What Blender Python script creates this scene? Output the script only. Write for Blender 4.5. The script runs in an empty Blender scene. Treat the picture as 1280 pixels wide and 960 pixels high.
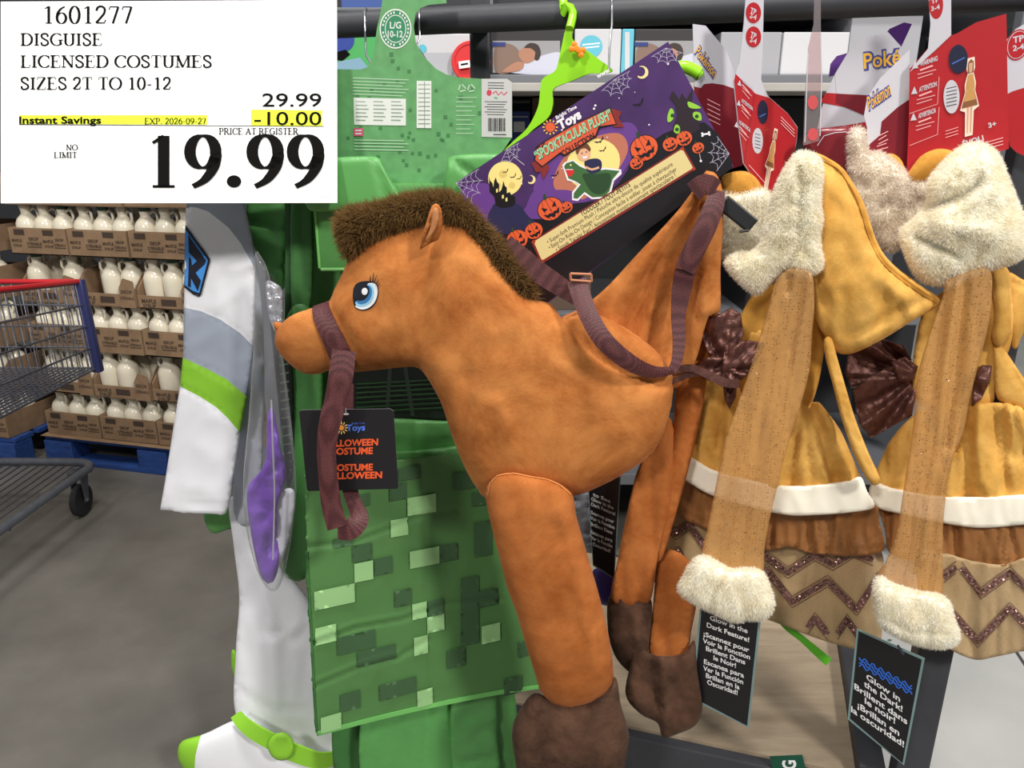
import bpy, bmesh, math, random
import numpy as np
from mathutils import Vector, Matrix, noise as mnoise
from mathutils.geometry import delaunay_2d_cdt

SC = bpy.context.scene
COL = SC.collection
RNG = random.Random(7)
NR = np.random.RandomState(7)

# ------------------------------------------------------------------ camera
CAM_Z, PITCH, FPX = 1.45, math.radians(18), 961.0
cam_d = bpy.data.cameras.new('camera')
cam_d.sensor_width = 36.0
cam_d.lens = 36.0 * FPX / 1280.0
cam_d.clip_start = 0.02
cam = bpy.data.objects.new('camera', cam_d)
COL.objects.link(cam)
cam.location = (0, 0, CAM_Z)
cam.rotation_euler = (math.radians(90) - PITCH, 0, 0)
SC.camera = cam

# ------------------------------------------------------------------ world, lights, exposure
w = bpy.data.worlds.new('warehouse_air')
SC.world = w
w.use_nodes = True
w.node_tree.nodes['Background'].inputs[0].default_value = (0.93, 0.96, 1.0, 1)
w.node_tree.nodes['Background'].inputs[1].default_value = 0.2
SC.view_settings.view_transform = 'Standard'
SC.view_settings.look = 'None'
SC.view_settings.gamma = 1.0
SC.view_settings.use_curve_mapping = False
SC.view_settings.exposure = 0.08


def high_bay(name, loc, aim, size, watts, col=(1.0, 0.97, 0.92)):
    d = bpy.data.lights.new(name, 'AREA')
    d.shape = 'DISK'
    d.size = size
    d.energy = watts
    d.color = col
    o = bpy.data.objects.new(name, d)
    COL.objects.link(o)
    o.location = loc
    o.rotation_euler = (Vector(aim) - Vector(loc)).to_track_quat('-Z', 'Y').to_euler()
    return o


high_bay('high_bay_light_right', (2.9, -3.0, 4.6), (0.1, 1.2, 1.1), 0.7, 220)
high_bay('high_bay_light_left', (-2.3, -3.4, 5.0), (0.0, 1.2, 1.1), 0.8, 160)
high_bay('high_bay_light_overhead', (0.1, 0.1, 5.6), (0.2, 1.5, 0.5), 0.9, 170)
high_bay('high_bay_light_back', (-2.4, 1.6, 6.0), (-2.0, 3.0, 0.4), 0.8, 60)


# ------------------------------------------------------------------ basic helpers
def lin(c):
    c = c / 255.0
    return c / 12.92 if c <= 0.04045 else ((c + 0.055) / 1.055) ** 2.4


def rgb(r, g, b):
    return (lin(r), lin(g), lin(b), 1.0)


SP, CP = math.sin(PITCH), math.cos(PITCH)


def ray(px, py):
    u = (px - 640.0) / FPX
    v = (480.0 - py) / FPX
    return Vector((u, CP + v * SP, -SP + v * CP))


def P(px, py, pl):
    """pixel -> point on the plane Y = Y0 + s X + t (z - CAM_Z)"""
    if not isinstance(pl, tuple):
        pl = (pl, 0.0, 0.0)
    d = ray(px, py)
    k = pl[0] / (d.y - pl[1] * d.x - pl[2] * d.z)
    return Vector((0, 0, CAM_Z)) + d * k


def plane_normal(pl):
    n = Vector((pl[1], -1.0, pl[2]))
    n.normalize()
    return n


def at_height(px, py, z):
    d = ray(px, py)
    return Vector((0, 0, CAM_Z)) + d * ((z - CAM_Z) / d.z)


def link(o, parent=None):
    COL.objects.link(o)
    if parent is not None:
        o.parent = parent
    return o


def thing(name, label, cat, loc, group=None):
    o = bpy.data.objects.new(name, None)
    o.empty_display_size = 0.05
    o.location = loc
    COL.objects.link(o)
    return tag(o, label, cat, group)


def tag(o, label, cat, group=None):
    o['label'] = label
    o['category'] = cat
    if group:
        o['group'] = group
    return o


def root_loc(parent):
    loc = Vector((0, 0, 0))
    while parent is not None:
        loc = loc + Vector(parent.location)
        parent = parent.parent
    return loc


def mesh_obj(name, verts, faces, mats, parent=None, smooth=True, fmat=None, label=None, kind=None):
    """verts in world space; stored relative to the parent's base"""
    off = root_loc(parent)
    me = bpy.data.meshes.new(name)
    me.from_pydata([tuple(Vector(v) - off) for v in verts], [], [tuple(f) for f in faces])
    if not isinstance(mats, (list, tuple)):
        mats = [mats]
    for m in mats:
        me.materials.append(m)
    if fmat is not None:
        me.polygons.foreach_set('material_index', list(fmat))
    if smooth:
        me.polygons.foreach_set('use_smooth', [True] * len(me.polygons))
    me.update()
    o = link(bpy.data.objects.new(name, me), parent)
    if label:
        o['label'] = label
    if kind:
        o['kind'] = kind
    return o


class MB:
    """collects simple solids into one mesh"""
    def __init__(self):
        self.v, self.f, self.m = [], [], []

    def add(self, vs, fs, mi=0):
        b = len(self.v)
        self.v += [Vector(x) for x in vs]
        self.f += [tuple(i + b for i in f) for f in fs]
        self.m += [mi] * len(fs)

    def box(self, c, sx, sy, sz, ax=None, mi=0, bev=0.0):
        c = Vector(c)
        if ax is None:
            ax = (Vector((1, 0, 0)), Vector((0, 1, 0)), Vector((0, 0, 1)))
        if bev > 0:
            bm = bmesh.new()
            bmesh.ops.create_cube(bm, size=1.0)
            for v in bm.verts:
                v.co = Vector((v.co.x * sx, v.co.y * sy, v.co.z * sz))
            bmesh.ops.bevel(bm, geom=list(bm.edges), offset=bev, segments=2, affect='EDGES', profile=0.6)
            vs = [c + ax[0] * v.co.x + ax[1] * v.co.y + ax[2] * v.co.z for v in bm.verts]
            bm.verts.index_update()
            fs = [[v.index for v in f.verts] for f in bm.faces]
            bm.free()
            self.add(vs, fs, mi)
            return
        vs = []
        for i in (-.5, .5):
            for j in (-.5, .5):
                for k in (-.5, .5):
                    vs.append(c + ax[0] * (i * sx) + ax[1] * (j * sy) + ax[2] * (k * sz))
        fs = [(0, 1, 3, 2), (4, 6, 7, 5), (0, 4, 5, 1), (2, 3, 7, 6), (0, 2, 6, 4), (1, 5, 7, 3)]
        self.add(vs, fs, mi)

    def tube(self, pts, r, n=8, mi=0, closed=False):
        pts = [Vector(p) for p in pts]
        rs = r if isinstance(r, (list, tuple)) else [r] * len(pts)
        vs, fs = [], []
        N = len(pts)
        up = None
        for i, p in enumerate(pts):
            if closed:
                t = pts[(i + 1) % N] - pts[i - 1]
            else:
                t = pts[min(i + 1, N - 1)] - pts[max(i - 1, 0)]
            t.normalize()
            if up is None:
                up = Vector((0, 0, 1)) if abs(t.z) < 0.9 else Vector((1, 0, 0))
            a = t.cross(up)
            if a.length < 1e-6:
                a = t.cross(Vector((1, 0, 0)))
            a.normalize()
            b = a.cross(t).normalized()
            up = b
            for k in range(n):
                an = 2 * math.pi * k / n
                vs.append(p + (a * math.cos(an) + b * math.sin(an)) * rs[i])
        for i in range(N if closed else N - 1):
            j = (i + 1) % N
            for k in range(n):
                k2 = (k + 1) % n
                fs.append((i * n + k, i * n + k2, j * n + k2, j * n + k))
        if not closed:
            fs.append(tuple(range(n - 1, -1, -1)))
            fs.append(tuple((N - 1) * n + k for k in range(n)))
        self.add(vs, fs, mi)

    def lathe(self, prof, c, n=20, mi=0, ax=None):
        """prof: (r, z) from bottom to top"""
        c = Vector(c)
        if ax is None:
            ax = (Vector((1, 0, 0)), Vector((0, 1, 0)), Vector((0, 0, 1)))
        vs, fs = [], []
        for r, z in prof:
            for k in range(n):
                an = 2 * math.pi * k / n
                vs.append(c + ax[0] * (r * math.cos(an)) + ax[1] * (r * math.sin(an)) + ax[2] * z)
        for i in range(len(prof) - 1):
            for k in range(n):
                k2 = (k + 1) % n
                fs.append((i * n + k, i * n + k2, (i + 1) * n + k2, (i + 1) * n + k))
        fs.append(tuple(range(n - 1, -1, -1)))
        fs.append(tuple((len(prof) - 1) * n + k for k in range(n)))
        self.add(vs, fs, mi)

    def prism(self, poly, vec, mi=0):
        n = len(poly)
        poly = [Vector(p) for p in poly]
        vec = Vector(vec)
        vs = poly + [p + vec for p in poly]
        fs = [tuple(range(n)), tuple(range(2 * n - 1, n - 1, -1))]
        for i in range(n):
            j = (i + 1) % n
            fs.append((i, i + n, j + n, j))
        self.add(vs, fs, mi)

    def build(self, name, mats, parent=None, smooth=False, label=None, kind=None):
        o = mesh_obj(name, self.v, self.f, mats, parent, smooth, self.m, label, kind)
        bm = bmesh.new()
        bm.from_mesh(o.data)
        bmesh.ops.recalc_face_normals(bm, faces=bm.faces)
        bm.to_mesh(o.data)
        bm.free()
        if smooth:
            try:
                o.data.set_sharp_from_angle(angle=math.radians(40))
            except Exception:
                pass
        return o


def catmull(pts, step=6.0, closed=False):
    pts = [tuple(float(x) for x in p) for p in pts]
    N = len(pts)
    out = []
    D = len(pts[0])
    rng = range(N) if closed else range(N - 1)
    for i in rng:
        if closed:
            p0, p1, p2, p3 = pts[i - 1], pts[i], pts[(i + 1) % N], pts[(i + 2) % N]
        else:
            p0, p1, p2, p3 = pts[max(i - 1, 0)], pts[i], pts[i + 1], pts[min(i + 2, N - 1)]
        L = math.hypot(p2[0] - p1[0], p2[1] - p1[1])
        n = max(1, int(round(L / step)))
        for k in range(n):
            t = k / n
            out.append(tuple(0.5 * (2 * p1[d] + (p2[d] - p0[d]) * t + (2 * p0[d] - 5 * p1[d] + 4 * p2[d] - p3[d]) * t * t
                                    + (3 * p1[d] - p0[d] - 3 * p2[d] + p3[d]) * t ** 3) for d in range(D)))
    if not closed:
        out.append(pts[-1])
    return out


def densify(pts, step, closed=True):
    out = []
    N = len(pts)
    for i in range(N if closed else N - 1):
        a, b = pts[i], pts[(i + 1) % N]
        n = max(1, int(round(math.hypot(b[0] - a[0], b[1] - a[1]) / step)))
        for k in range(n):
            out.append((a[0] + (b[0] - a[0]) * k / n, a[1] + (b[1] - a[1]) * k / n))
    if not closed:
        out.append(tuple(pts[-1][:2]))
    return out


def inside(poly, xs, ys):
    xs = np.asarray(xs, float)
    ys = np.asarray(ys, float)
    r = np.zeros(xs.shape, bool)
    n = len(poly)
    for i in range(n):
        x0, y0 = poly[i][:2]
        x1, y1 = poly[(i + 1) % n][:2]
        if y0 == y1:
            continue
        c = (y0 > ys) != (y1 > ys)
        r ^= c & (xs < (x1 - x0) * (ys - y0) / (y1 - y0) + x0)
    return r


def seg_dist(xs, ys, pts):
    """distance from points to a polyline"""
    d = np.full(np.shape(xs), 1e9)
    for (x0, y0), (x1, y1) in zip(pts[:-1], pts[1:]):
        dx, dy = x1 - x0, y1 - y0
        L2 = dx * dx + dy * dy + 1e-9
        t = np.clip(((xs - x0) * dx + (ys - y0) * dy) / L2, 0, 1)
        d = np.minimum(d, np.hypot(xs - x0 - t * dx, ys - y0 - t * dy))
    return d


def ridges(*specs):
    """(amp metres, width px, points...) ridges (+) and grooves (-) along polylines"""
    def f(xs, ys):
        h = np.zeros(np.shape(xs))
        for amp, wd, pts in specs:
            d = seg_dist(xs, ys, pts)
            h = h + amp * np.exp(-(d / wd) ** 2)
        return h
    return f


def drape(amp, fx, fy, seed=0.0, ang=0.0):
    """folds: stretched noise, fx px across a fold and fy px along it"""
    ca, sa = math.cos(ang), math.sin(ang)

    def f(xs, ys):
        xs = np.asarray(xs, float)
        ys = np.asarray(ys, float)
        o = np.empty(xs.shape)
        fl, fxs, fys = o.ravel(), xs.ravel(), ys.ravel()
        for i in range(fl.size):
            a = fxs[i] * ca + fys[i] * sa
            b = -fxs[i] * sa + fys[i] * ca
            n1 = mnoise.noise(Vector((a / fx, b / fy, seed)))
            n2 = mnoise.noise(Vector((a / fx * 2.1, b / fy * 1.7, seed + 9)))
            fl[i] = amp * (0.75 * n1 + 0.9 * (0.28 - abs(n2)) + 0.5 * (0.25 - abs(n1)))
        return o
    return f


def pleats(cx, cy, n, amp, r0, r1, seed=0.0, sharp=0.7):
    """gathers fanning out from a pixel (cx, cy); n per radian; ramp up between radii r0 and r1"""
    def f(xs, ys):
        xs = np.asarray(xs, float)
        ys = np.asarray(ys, float)
        dx, dy = xs - cx, ys - cy
        r = np.hypot(dx, dy)
        a = np.arctan2(dy, dx)
        w = a * n + seed + 0.9 * np.sin(a * n * .43 + seed * 2) + 0.5 * np.sin(r / 40.0 + seed)
        tri = 2 * np.abs(2 * (w / (2 * math.pi) - np.floor(w / (2 * math.pi) + .5))) - 1
        ramp = np.clip((r - r0) / max(r1 - r0, 1e-6), 0, 1)
        return amp * ramp * (sharp * tri + (1 - sharp) * np.sin(w))
    return f


def summed(*fs):
    return lambda xs, ys: sum(f(xs, ys) for f in fs)


def inset(outline, dist):
    """points a little inside a closed outline"""
    n = len(outline)
    q = []
    for i in range(n):
        a, b = outline[i - 1], outline[(i + 1) % n]
        dx, dy = b[0] - a[0], b[1] - a[1]
        l = math.hypot(dx, dy) + 1e-9
        q.append((outline[i][0] - dy / l * dist, outline[i][1] + dx / l * dist))
        q.append((outline[i][0] + dy / l * dist, outline[i][1] - dx / l * dist))
    q = np.array(q)
    ok = inside(outline, q[:, 0], q[:, 1])
    return q[ok]


def cdt(outline, step, cuts=(), ring=0.0):
    """triangulate a pixel outline; returns pts array, triangles"""
    verts = [Vector((p[0], p[1])) for p in outline]
    n = len(verts)
    edges = [(i, (i + 1) % n) for i in range(n)]
    for c in cuts:
        b = len(verts)
        verts += [Vector((p[0], p[1])) for p in c]
        edges += [(b + i, b + i + 1) for i in range(len(c) - 1)]
    xs = np.array([p[0] for p in outline])
    ys = np.array([p[1] for p in outline])
    gx = np.arange(xs.min() + step * .5, xs.max(), step)
    gy = np.arange(ys.min() + step * .5, ys.max(), step * 0.87)
    GX, GY = np.meshgrid(gx, gy)
    GX = GX + (np.arange(len(gy)) % 2)[:, None] * step * .5
    GX, GY = GX.ravel(), GY.ravel()
    if GX.size:
        ok = inside(outline, GX, GY)
        cl = [tuple(p[:2]) for p in outline] + [tuple(outline[0][:2])]
        ok &= seg_dist(GX, GY, cl) > step * 0.45
        for c in cuts:
            ok &= seg_dist(GX, GY, [p[:2] for p in c]) > step * 0.35
        verts += [Vector((a, b)) for a, b in zip(GX[ok], GY[ok])]
    if ring:
        verts += [Vector((a, b)) for a, b in inset(outline, ring)]
    r = delaunay_2d_cdt(verts, edges, [], 0, 1e-4)
    pts = np.array([(v.x, v.y) for v in r[0]])
    tri = np.array([f for f in r[2] if len(f) == 3])
    cen = pts[tri].mean(axis=1)
    # shrink test so that slivers on the rim are dropped
    tri = tri[inside(outline, cen[:, 0], cen[:, 1])]
    used = np.unique(tri)
    remap = -np.ones(len(pts), int)
    remap[used] = np.arange(len(used))
    return pts[used], remap[tri]


class Pillow:
    """A stuffed or draped piece: traced rim in its own plane, inflated to both sides"""
    def __init__(self, outline, pl, front=0.02, back=None, k=1.0, step=6.0, smooth_rim=True, fold=None,
                 cuts=(), pre=None):
        self.pl = pl if isinstance(pl, tuple) else (pl, 0.0, 0.0)
        self.front = front
        self.back = front * 0.6 if back is None else back
        self.k = k
        self.fold = fold
        self.pre = pre
        if smooth_rim:
            self.rim = [p[:2] for p in catmull(outline, step, True)]
        else:
            self.rim = densify(outline, step)
        self.cuts = [densify(c, step, False) for c in cuts]
        self.step = step
        xs = np.array([p[0] for p in self.rim])
        ys = np.array([p[1] for p in self.rim])
        self.x0, self.y0 = xs.min(), ys.min()
        W, H = xs.max() - self.x0, ys.max() - self.y0
        u = None
        for div, its in ((42.0, 500), (84.0, 260), (168.0, 160)):
            g = max(W, H) / div
            nx, ny = int(W / g) + 5, int(H / g) + 5
            GX = self.x0 + (np.arange(nx) - 2 + .5) * g
            GY = self.y0 + (np.arange(ny) - 2 + .5) * g
            XX, YY = np.meshgrid(GX, GY)
            m = inside(self.rim, XX, YY)
            if u is None:
                u = np.zeros((ny, nx))
            else:
                fx = np.clip((GX - self.x0) / g0 + 1.5, 0, u.shape[1] - 1.001)
                fy = np.clip((GY - self.y0) / g0 + 1.5, 0, u.shape[0] - 1.001)
                ii, jj = fx.astype(int), fy.astype(int)
                ax_, by_ = (fx - ii)[None, :], (fy - jj)[:, None]
                A = u[jj][:, ii]
                B = u[jj][:, ii + 1]
                C2 = u[jj + 1][:, ii]
                D2 = u[jj + 1][:, ii + 1]
                u = 4 * (A * (1 - ax_) * (1 - by_) + B * ax_ * (1 - by_) + C2 * (1 - ax_) * by_ + D2 * ax_ * by_)
                u = np.where(m, u, 0)
            for it in range(its):
                t = np.zeros_like(u)
                t[1:-1, 1:-1] = (u[:-2, 1:-1] + u[2:, 1:-1] + u[1:-1, :-2] + u[1:-1, 2:]) * .25 + .25
                u = np.where(m, t, 0)
            g0 = g
        self.g = g
        self.u = u
        cx, cy = xs.mean(), ys.mean()
        c = P(cx, cy, self.pl)
        self.c = c
        self.n = (Vector((0, 0, CAM_Z)) - c).normalized()
        self.mpp = (c - Vector((0, 0, CAM_Z))).length / FPX   # metres per pixel

    def hnat(self, xs, ys):
        gx = (np.asarray(xs) - self.x0) / self.g + 1.5
        gy = (np.asarray(ys) - self.y0) / self.g + 1.5
        ny, nx = self.u.shape
        gx = np.clip(gx, 0, nx - 1.001)
        gy = np.clip(gy, 0, ny - 1.001)
        i, j = gx.astype(int), gy.astype(int)
        a, b = gx - i, gy - j
        u = (self.u[j, i] * (1 - a) * (1 - b) + self.u[j, i + 1] * a * (1 - b) + self.u[j + 1, i] * (1 - a) * b
             + self.u[j + 1, i + 1] * a * b)
        return 2 * np.sqrt(np.maximum(u, 0)) * self.g * self.mpp

    def heights(self, xs, ys):
        h = self.hnat(xs, ys) * self.k
        hf = self.front * np.tanh(h / max(self.front, 1e-6))
        hb = self.back * np.tanh(h / max(self.back, 1e-6))
        if self.fold is not None:
            fade = np.clip(h / 0.012, 0, 1)
            fo = self.fold(np.asarray(xs, float), np.asarray(ys, float)) * fade
            hf = hf + fo
            hb = hb - fo * 0.7
            hb = np.maximum(hb, -hf + 0.0012 * fade)
        return hf, hb

    def base(self, px, py):
        p = P(px, py, self.pl)
        if self.pre is not None:
            p = p + self.n * self.pre(px, py)
        return p

    def surf(self, px, py, lift=0.0):
        hf, _ = self.heights(np.array([px]), np.array([py]))
        return self.base(px, py) + self.n * (float(hf[0]) + lift)

    def geom(self):
        pts, tri = cdt(self.rim, self.step, self.cuts, self.step * .3)
        hf, hb = self.heights(pts[:, 0], pts[:, 1])
        # rim vertices
        from collections import Counter
        cnt = Counter()
        for t in tri:
            for a, b in ((t[0], t[1]), (t[1], t[2]), (t[2], t[0])):
                cnt[(min(a, b), max(a, b))] += 1
        rim = set()
        for (a, b), c in cnt.items():
            if c == 1:
                rim.add(a)
                rim.add(b)
        base = [self.base(p[0], p[1]) for p in pts]
        V, F, bi = [], [], {}
        for i, b in enumerate(base):
            V.append(b + self.n * (0.0 if i in rim else hf[i]))
        for i, b in enumerate(base):
            if i in rim:
                bi[i] = i
            else:
                bi[i] = len(V)
                V.append(b - self.n * max(hb[i], -hf[i] + 0.001))
        tf = []
        for t in tri:
            a, b, c = (int(x) for x in t)
            nrm = (V[b] - V[a]).cross(V[c] - V[a])
            if nrm.dot(self.n) < 0:
                b, c = c, b
            tf.append((a, b, c))
        F = list(tf)
        for a, b, c in tf:
            if len({bi[a], bi[b], bi[c]}) == 3 and not (a in rim and b in rim and c in rim):
                F.append((bi[a], bi[c], bi[b]))
        cen = pts[np.array(tf)].mean(axis=1)
        return pts, V, F, tf, cen

    def build(self, name, mats, parent, zone=None, label=None, fur=None, fur_mat=None):
        pts, V, F, tf, cen = self.geom()
        fm = [0] * len(F)
        if zone is not None:
            z = zone(cen[:, 0], cen[:, 1])
            for i in range(len(tf)):
                fm[i] = int(z[i])
            k = len(tf)
            idx = 0
            for i, t in enumerate(tf):
                pass
            # back faces keep the zone of the nearest front face in order
            j = len(tf)
            rimset = None
            for i in range(len(tf)):
                if j < len(F) and len(F) - len(tf) == len(tf):
                    fm[len(tf) + i] = int(z[i])
        if not isinstance(mats, (list, tuple)):
            mats = [mats]
        mats = list(mats)
        custom = None
        if fur:
            V, F, fm, custom = add_fur(V, F, fm, len(tf), fur, len(mats))
            mats.append(fur_mat)
        o = mesh_obj(name, V, F, mats, parent, True, fm, label)
        if custom is not None:
            o.data.normals_split_custom_set_from_vertices(custom)
        return o


def add_fur(V, F, fm, nfront, spec, mi):
    """short tapered blades rooted on the surface: count, length, width, lean, droop"""
    count, length, width, lean, droop = spec
    Va = np.array([tuple(v) for v in V])
    T = np.array(F)
    a, b, c = Va[T[:, 0]], Va[T[:, 1]], Va[T[:, 2]]
    nr = np.cross(b - a, c - a)
    ar = np.linalg.norm(nr, axis=1) * 0.5
    nr = nr / (np.linalg.norm(nr, axis=1)[:, None] + 1e-12)
    wgt = ar.copy()
    wgt[nfront:] *= 0.25
    pr = wgt / wgt.sum()
    idx = NR.choice(len(T), count, p=pr)
    r1, r2 = np.sqrt(NR.rand(count)), NR.rand(count)
    root = a[idx] * (1 - r1)[:, None] + b[idx] * (r1 * (1 - r2))[:, None] + c[idx] * (r1 * r2)[:, None]
    # smooth vertex normals
    vn = np.zeros_like(Va)
    for k in range(3):
        np.add.at(vn, T[:, k], nr * ar[:, None])
    vn /= np.linalg.norm(vn, axis=1)[:, None] + 1e-12
    n = vn[T[idx, 0]] * (1 - r1)[:, None] + vn[T[idx, 1]] * (r1 * (1 - r2))[:, None] + vn[T[idx, 2]] * (r1 * r2)[:, None]
    n /= np.linalg.norm(n, axis=1)[:, None] + 1e-12
    # clumps lean together
    cl = np.array([mnoise.noise_vector(Vector(p) * 38.0) for p in root])
    d = n + lean * (0.7 * cl + 0.55 * NR.randn(count, 3)) + np.array([0, 0, -droop])
    d /= np.linalg.norm(d, axis=1)[:, None]
    L = length * (0.55 + 0.75 * NR.rand(count))
    side = np.cross(d, NR.randn(count, 3))
    side /= np.linalg.norm(side, axis=1)[:, None]
    bend = np.array([0, 0, -0.25 * droop]) + 0.25 * lean * NR.randn(count, 3)
    m = root + d * (L * .55)[:, None]
    tip = root + d * L[:, None] + bend * L[:, None]
    wv = side * width * .5
    root = root - n * 0.001
    nv = np.stack([root - wv, root + wv, m + wv * .75, m - wv * .75, tip], axis=1).reshape(-1, 3)
    base = len(V)
    V = list(V) + [Vector(x) for x in nv]
    F = list(F)
    for i in range(count):
        q = base + i * 5
        F.append((q, q + 1, q + 2, q + 3))
        F.append((q + 3, q + 2, q + 4))
    fm = list(fm) + [mi] * (2 * count)
    return V, F, fm, None


class Decals:
    """print or stitching laid on a Pillow or on a flat plane; many colours, one mesh"""
    def __init__(self, target, n=None, lift=0.0005, dl=0.00004, step=7.0):
        self.t = target
        self.flat = not isinstance(target, Pillow)
        self.n = n
        self.lift, self.dl, self.step = lift, dl, step
        self.V, self.F, self.M, self.mats = [], [], [], []
        self.k = 0
        if self.flat:
            self.n = plane_normal(target) if n is None else n

    def at(self, k):
        self.k = k
        return self

    def mi(self, m):
        if m not in self.mats:
            self.mats.append(m)
        return self.mats.index(m)

    def pos(self, px, py):
        l = self.lift + self.dl * self.k
        if self.flat:
            return P(px, py, self.t) + self.n * l
        return self.t.surf(px, py, l)

    def poly(self, pts, mat, smooth=False):
        pts = [p[:2] for p in (catmull(pts, 3.0, True) if smooth else pts)]
        b = len(self.V)
        if self.flat:
            q, tri = cdt(pts, 1e6)
        else:
            q, tri = cdt(densify(pts, self.step), self.step)
        self.V += [self.pos(x, y) for x, y in q]
        for t in tri:
            t = [int(x) + b for x in t]
            nn = (self.V[t[1]] - self.V[t[0]]).cross(self.V[t[2]] - self.V[t[0]])
            ref = self.n if self.flat else self.t.n
            if nn.dot(ref) < 0:
                t[1], t[2] = t[2], t[1]
            self.F.append(tuple(t))
            self.M.append(self.mi(mat))
        self.k += 1
        return self

    def disc(self, c, r, mat, ry=None, rot=0.0, n=28, a0=0, a1=360):
        ry = r if ry is None else ry
        pts = []
        ca, sa = math.cos(rot), math.sin(rot)
        for i in range(n):
            an = math.radians(a0 + (a1 - a0) * i / n)
            x, y = r * math.cos(an), ry * math.sin(an)
            pts.append((c[0] + x * ca - y * sa, c[1] + x * sa + y * ca))
        return self.poly(pts, mat)

    def line(self, pts, wd, mat, smooth=False):
        pts = [p[:2] for p in (catmull(pts, 4.0) if smooth else pts)]
        L, R = [], []
        for i, p in enumerate(pts):
            a, b = pts[max(i - 1, 0)], pts[min(i + 1, len(pts) - 1)]
            dx, dy = b[0] - a[0], b[1] - a[1]
            l = math.hypot(dx, dy) + 1e-9
            wx = wd[i] if isinstance(wd, (list, tuple)) else wd
            L.append((p[0] - dy / l * wx / 2, p[1] + dx / l * wx / 2))
            R.append((p[0] + dy / l * wx / 2, p[1] - dx / l * wx / 2))
        b0 = len(self.V)
        q = L + R
        n = len(L)
        self.V += [self.pos(x, y) for x, y in q]
        ref = self.n if self.flat else self.t.n
        for i in range(n - 1):
            t = [b0 + i, b0 + i + 1, b0 + n + i + 1, b0 + n + i]
            nn = (self.V[t[1]] - self.V[t[0]]).cross(self.V[t[3]] - self.V[t[0]])
            if nn.dot(ref) < 0:
                t.reverse()
            self.F.append(tuple(t))
            self.M.append(self.mi(mat))
        self.k += 1
        return self

    def glyphs(self, G, a, b, mat, up=None, hs=1.0, curve=0.0):
        """G: 2D mesh with x extent; baseline from pixel a to pixel b; up: pixel above a for one cap height"""
        vs, fs, x0, x1, cap = G
        A, B = self.pos(*a), self.pos(*b)
        e1 = (B - A) / (x1 - x0)
        if up is None:
            ref = self.n if self.flat else self.t.n
            e2 = ref.cross(e1) * hs
        else:
            e2 = (self.pos(*up) - A) / cap
        ref = self.n if self.flat else self.t.n
        bs = len(self.V)
        for x, y in vs:
            u = (x - x0) / (x1 - x0)
            self.V.append(A + e1 * (x - x0) + e2 * (y + curve * cap * 4 * u * (1 - u)))
        for f in fs:
            t = [i + bs for i in f]
            nn = (self.V[t[1]] - self.V[t[0]]).cross(self.V[t[2]] - self.V[t[0]])
            if nn.dot(ref) < 0:
                t.reverse()
            self.F.append(tuple(t))
            self.M.append(self.mi(mat))
        self.k += 1
        return self

    def text(self, s, a, b, mat, bold=0.0, up=None, hs=1.0, curve=0.0):
        return self.glyphs(text2d(s, bold), a, b, mat, up, hs, curve)

    def build(self, name, parent, label=None):
        return mesh_obj(name, self.V, self.F, self.mats, parent, not self.flat, self.M, label)


_tc = {}


def text2d(s, bold=0.0):
    key = (s, bold)
    if key in _tc:
        return _tc[key]
    cu = bpy.data.curves.new('lettering', 'FONT')
    cu.body = s
    cu.size = 1.0
    cu.resolution_u = 3
    cu.offset = bold
    cu.fill_mode = 'FRONT'
    o = bpy.data.objects.new('lettering', cu)
    COL.objects.link(o)
    dg = bpy.context.evaluated_depsgraph_get()
    me = bpy.data.meshes.new_from_object(o.evaluated_get(dg))
    vs = [(v.co.x, v.co.y) for v in me.vertices]
    fs = [tuple(p.vertices) for p in me.polygons]
    bpy.data.objects.remove(o)
    bpy.data.curves.remove(cu)
    bpy.data.meshes.remove(me)
    xs = [v[0] for v in vs]
    _tc[key] = (vs, fs, min(xs), max(xs), 0.73)
    return _tc[key]


# ---- a small roman letter set drawn with a broad pen (thick uprights, thin level strokes, slab feet)
def _arc(cx, cy, rx, ry, a0, a1, n=18):
    return [(cx + rx * math.cos(math.radians(a0 + (a1 - a0) * i / n)), cy + ry * math.sin(math.radians(a0 + (a1 - a0) * i / n)))
            for i in range(n + 1)]


def _cm(*pts):
    return [p[:2] for p in catmull(pts, 0.05)]


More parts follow.
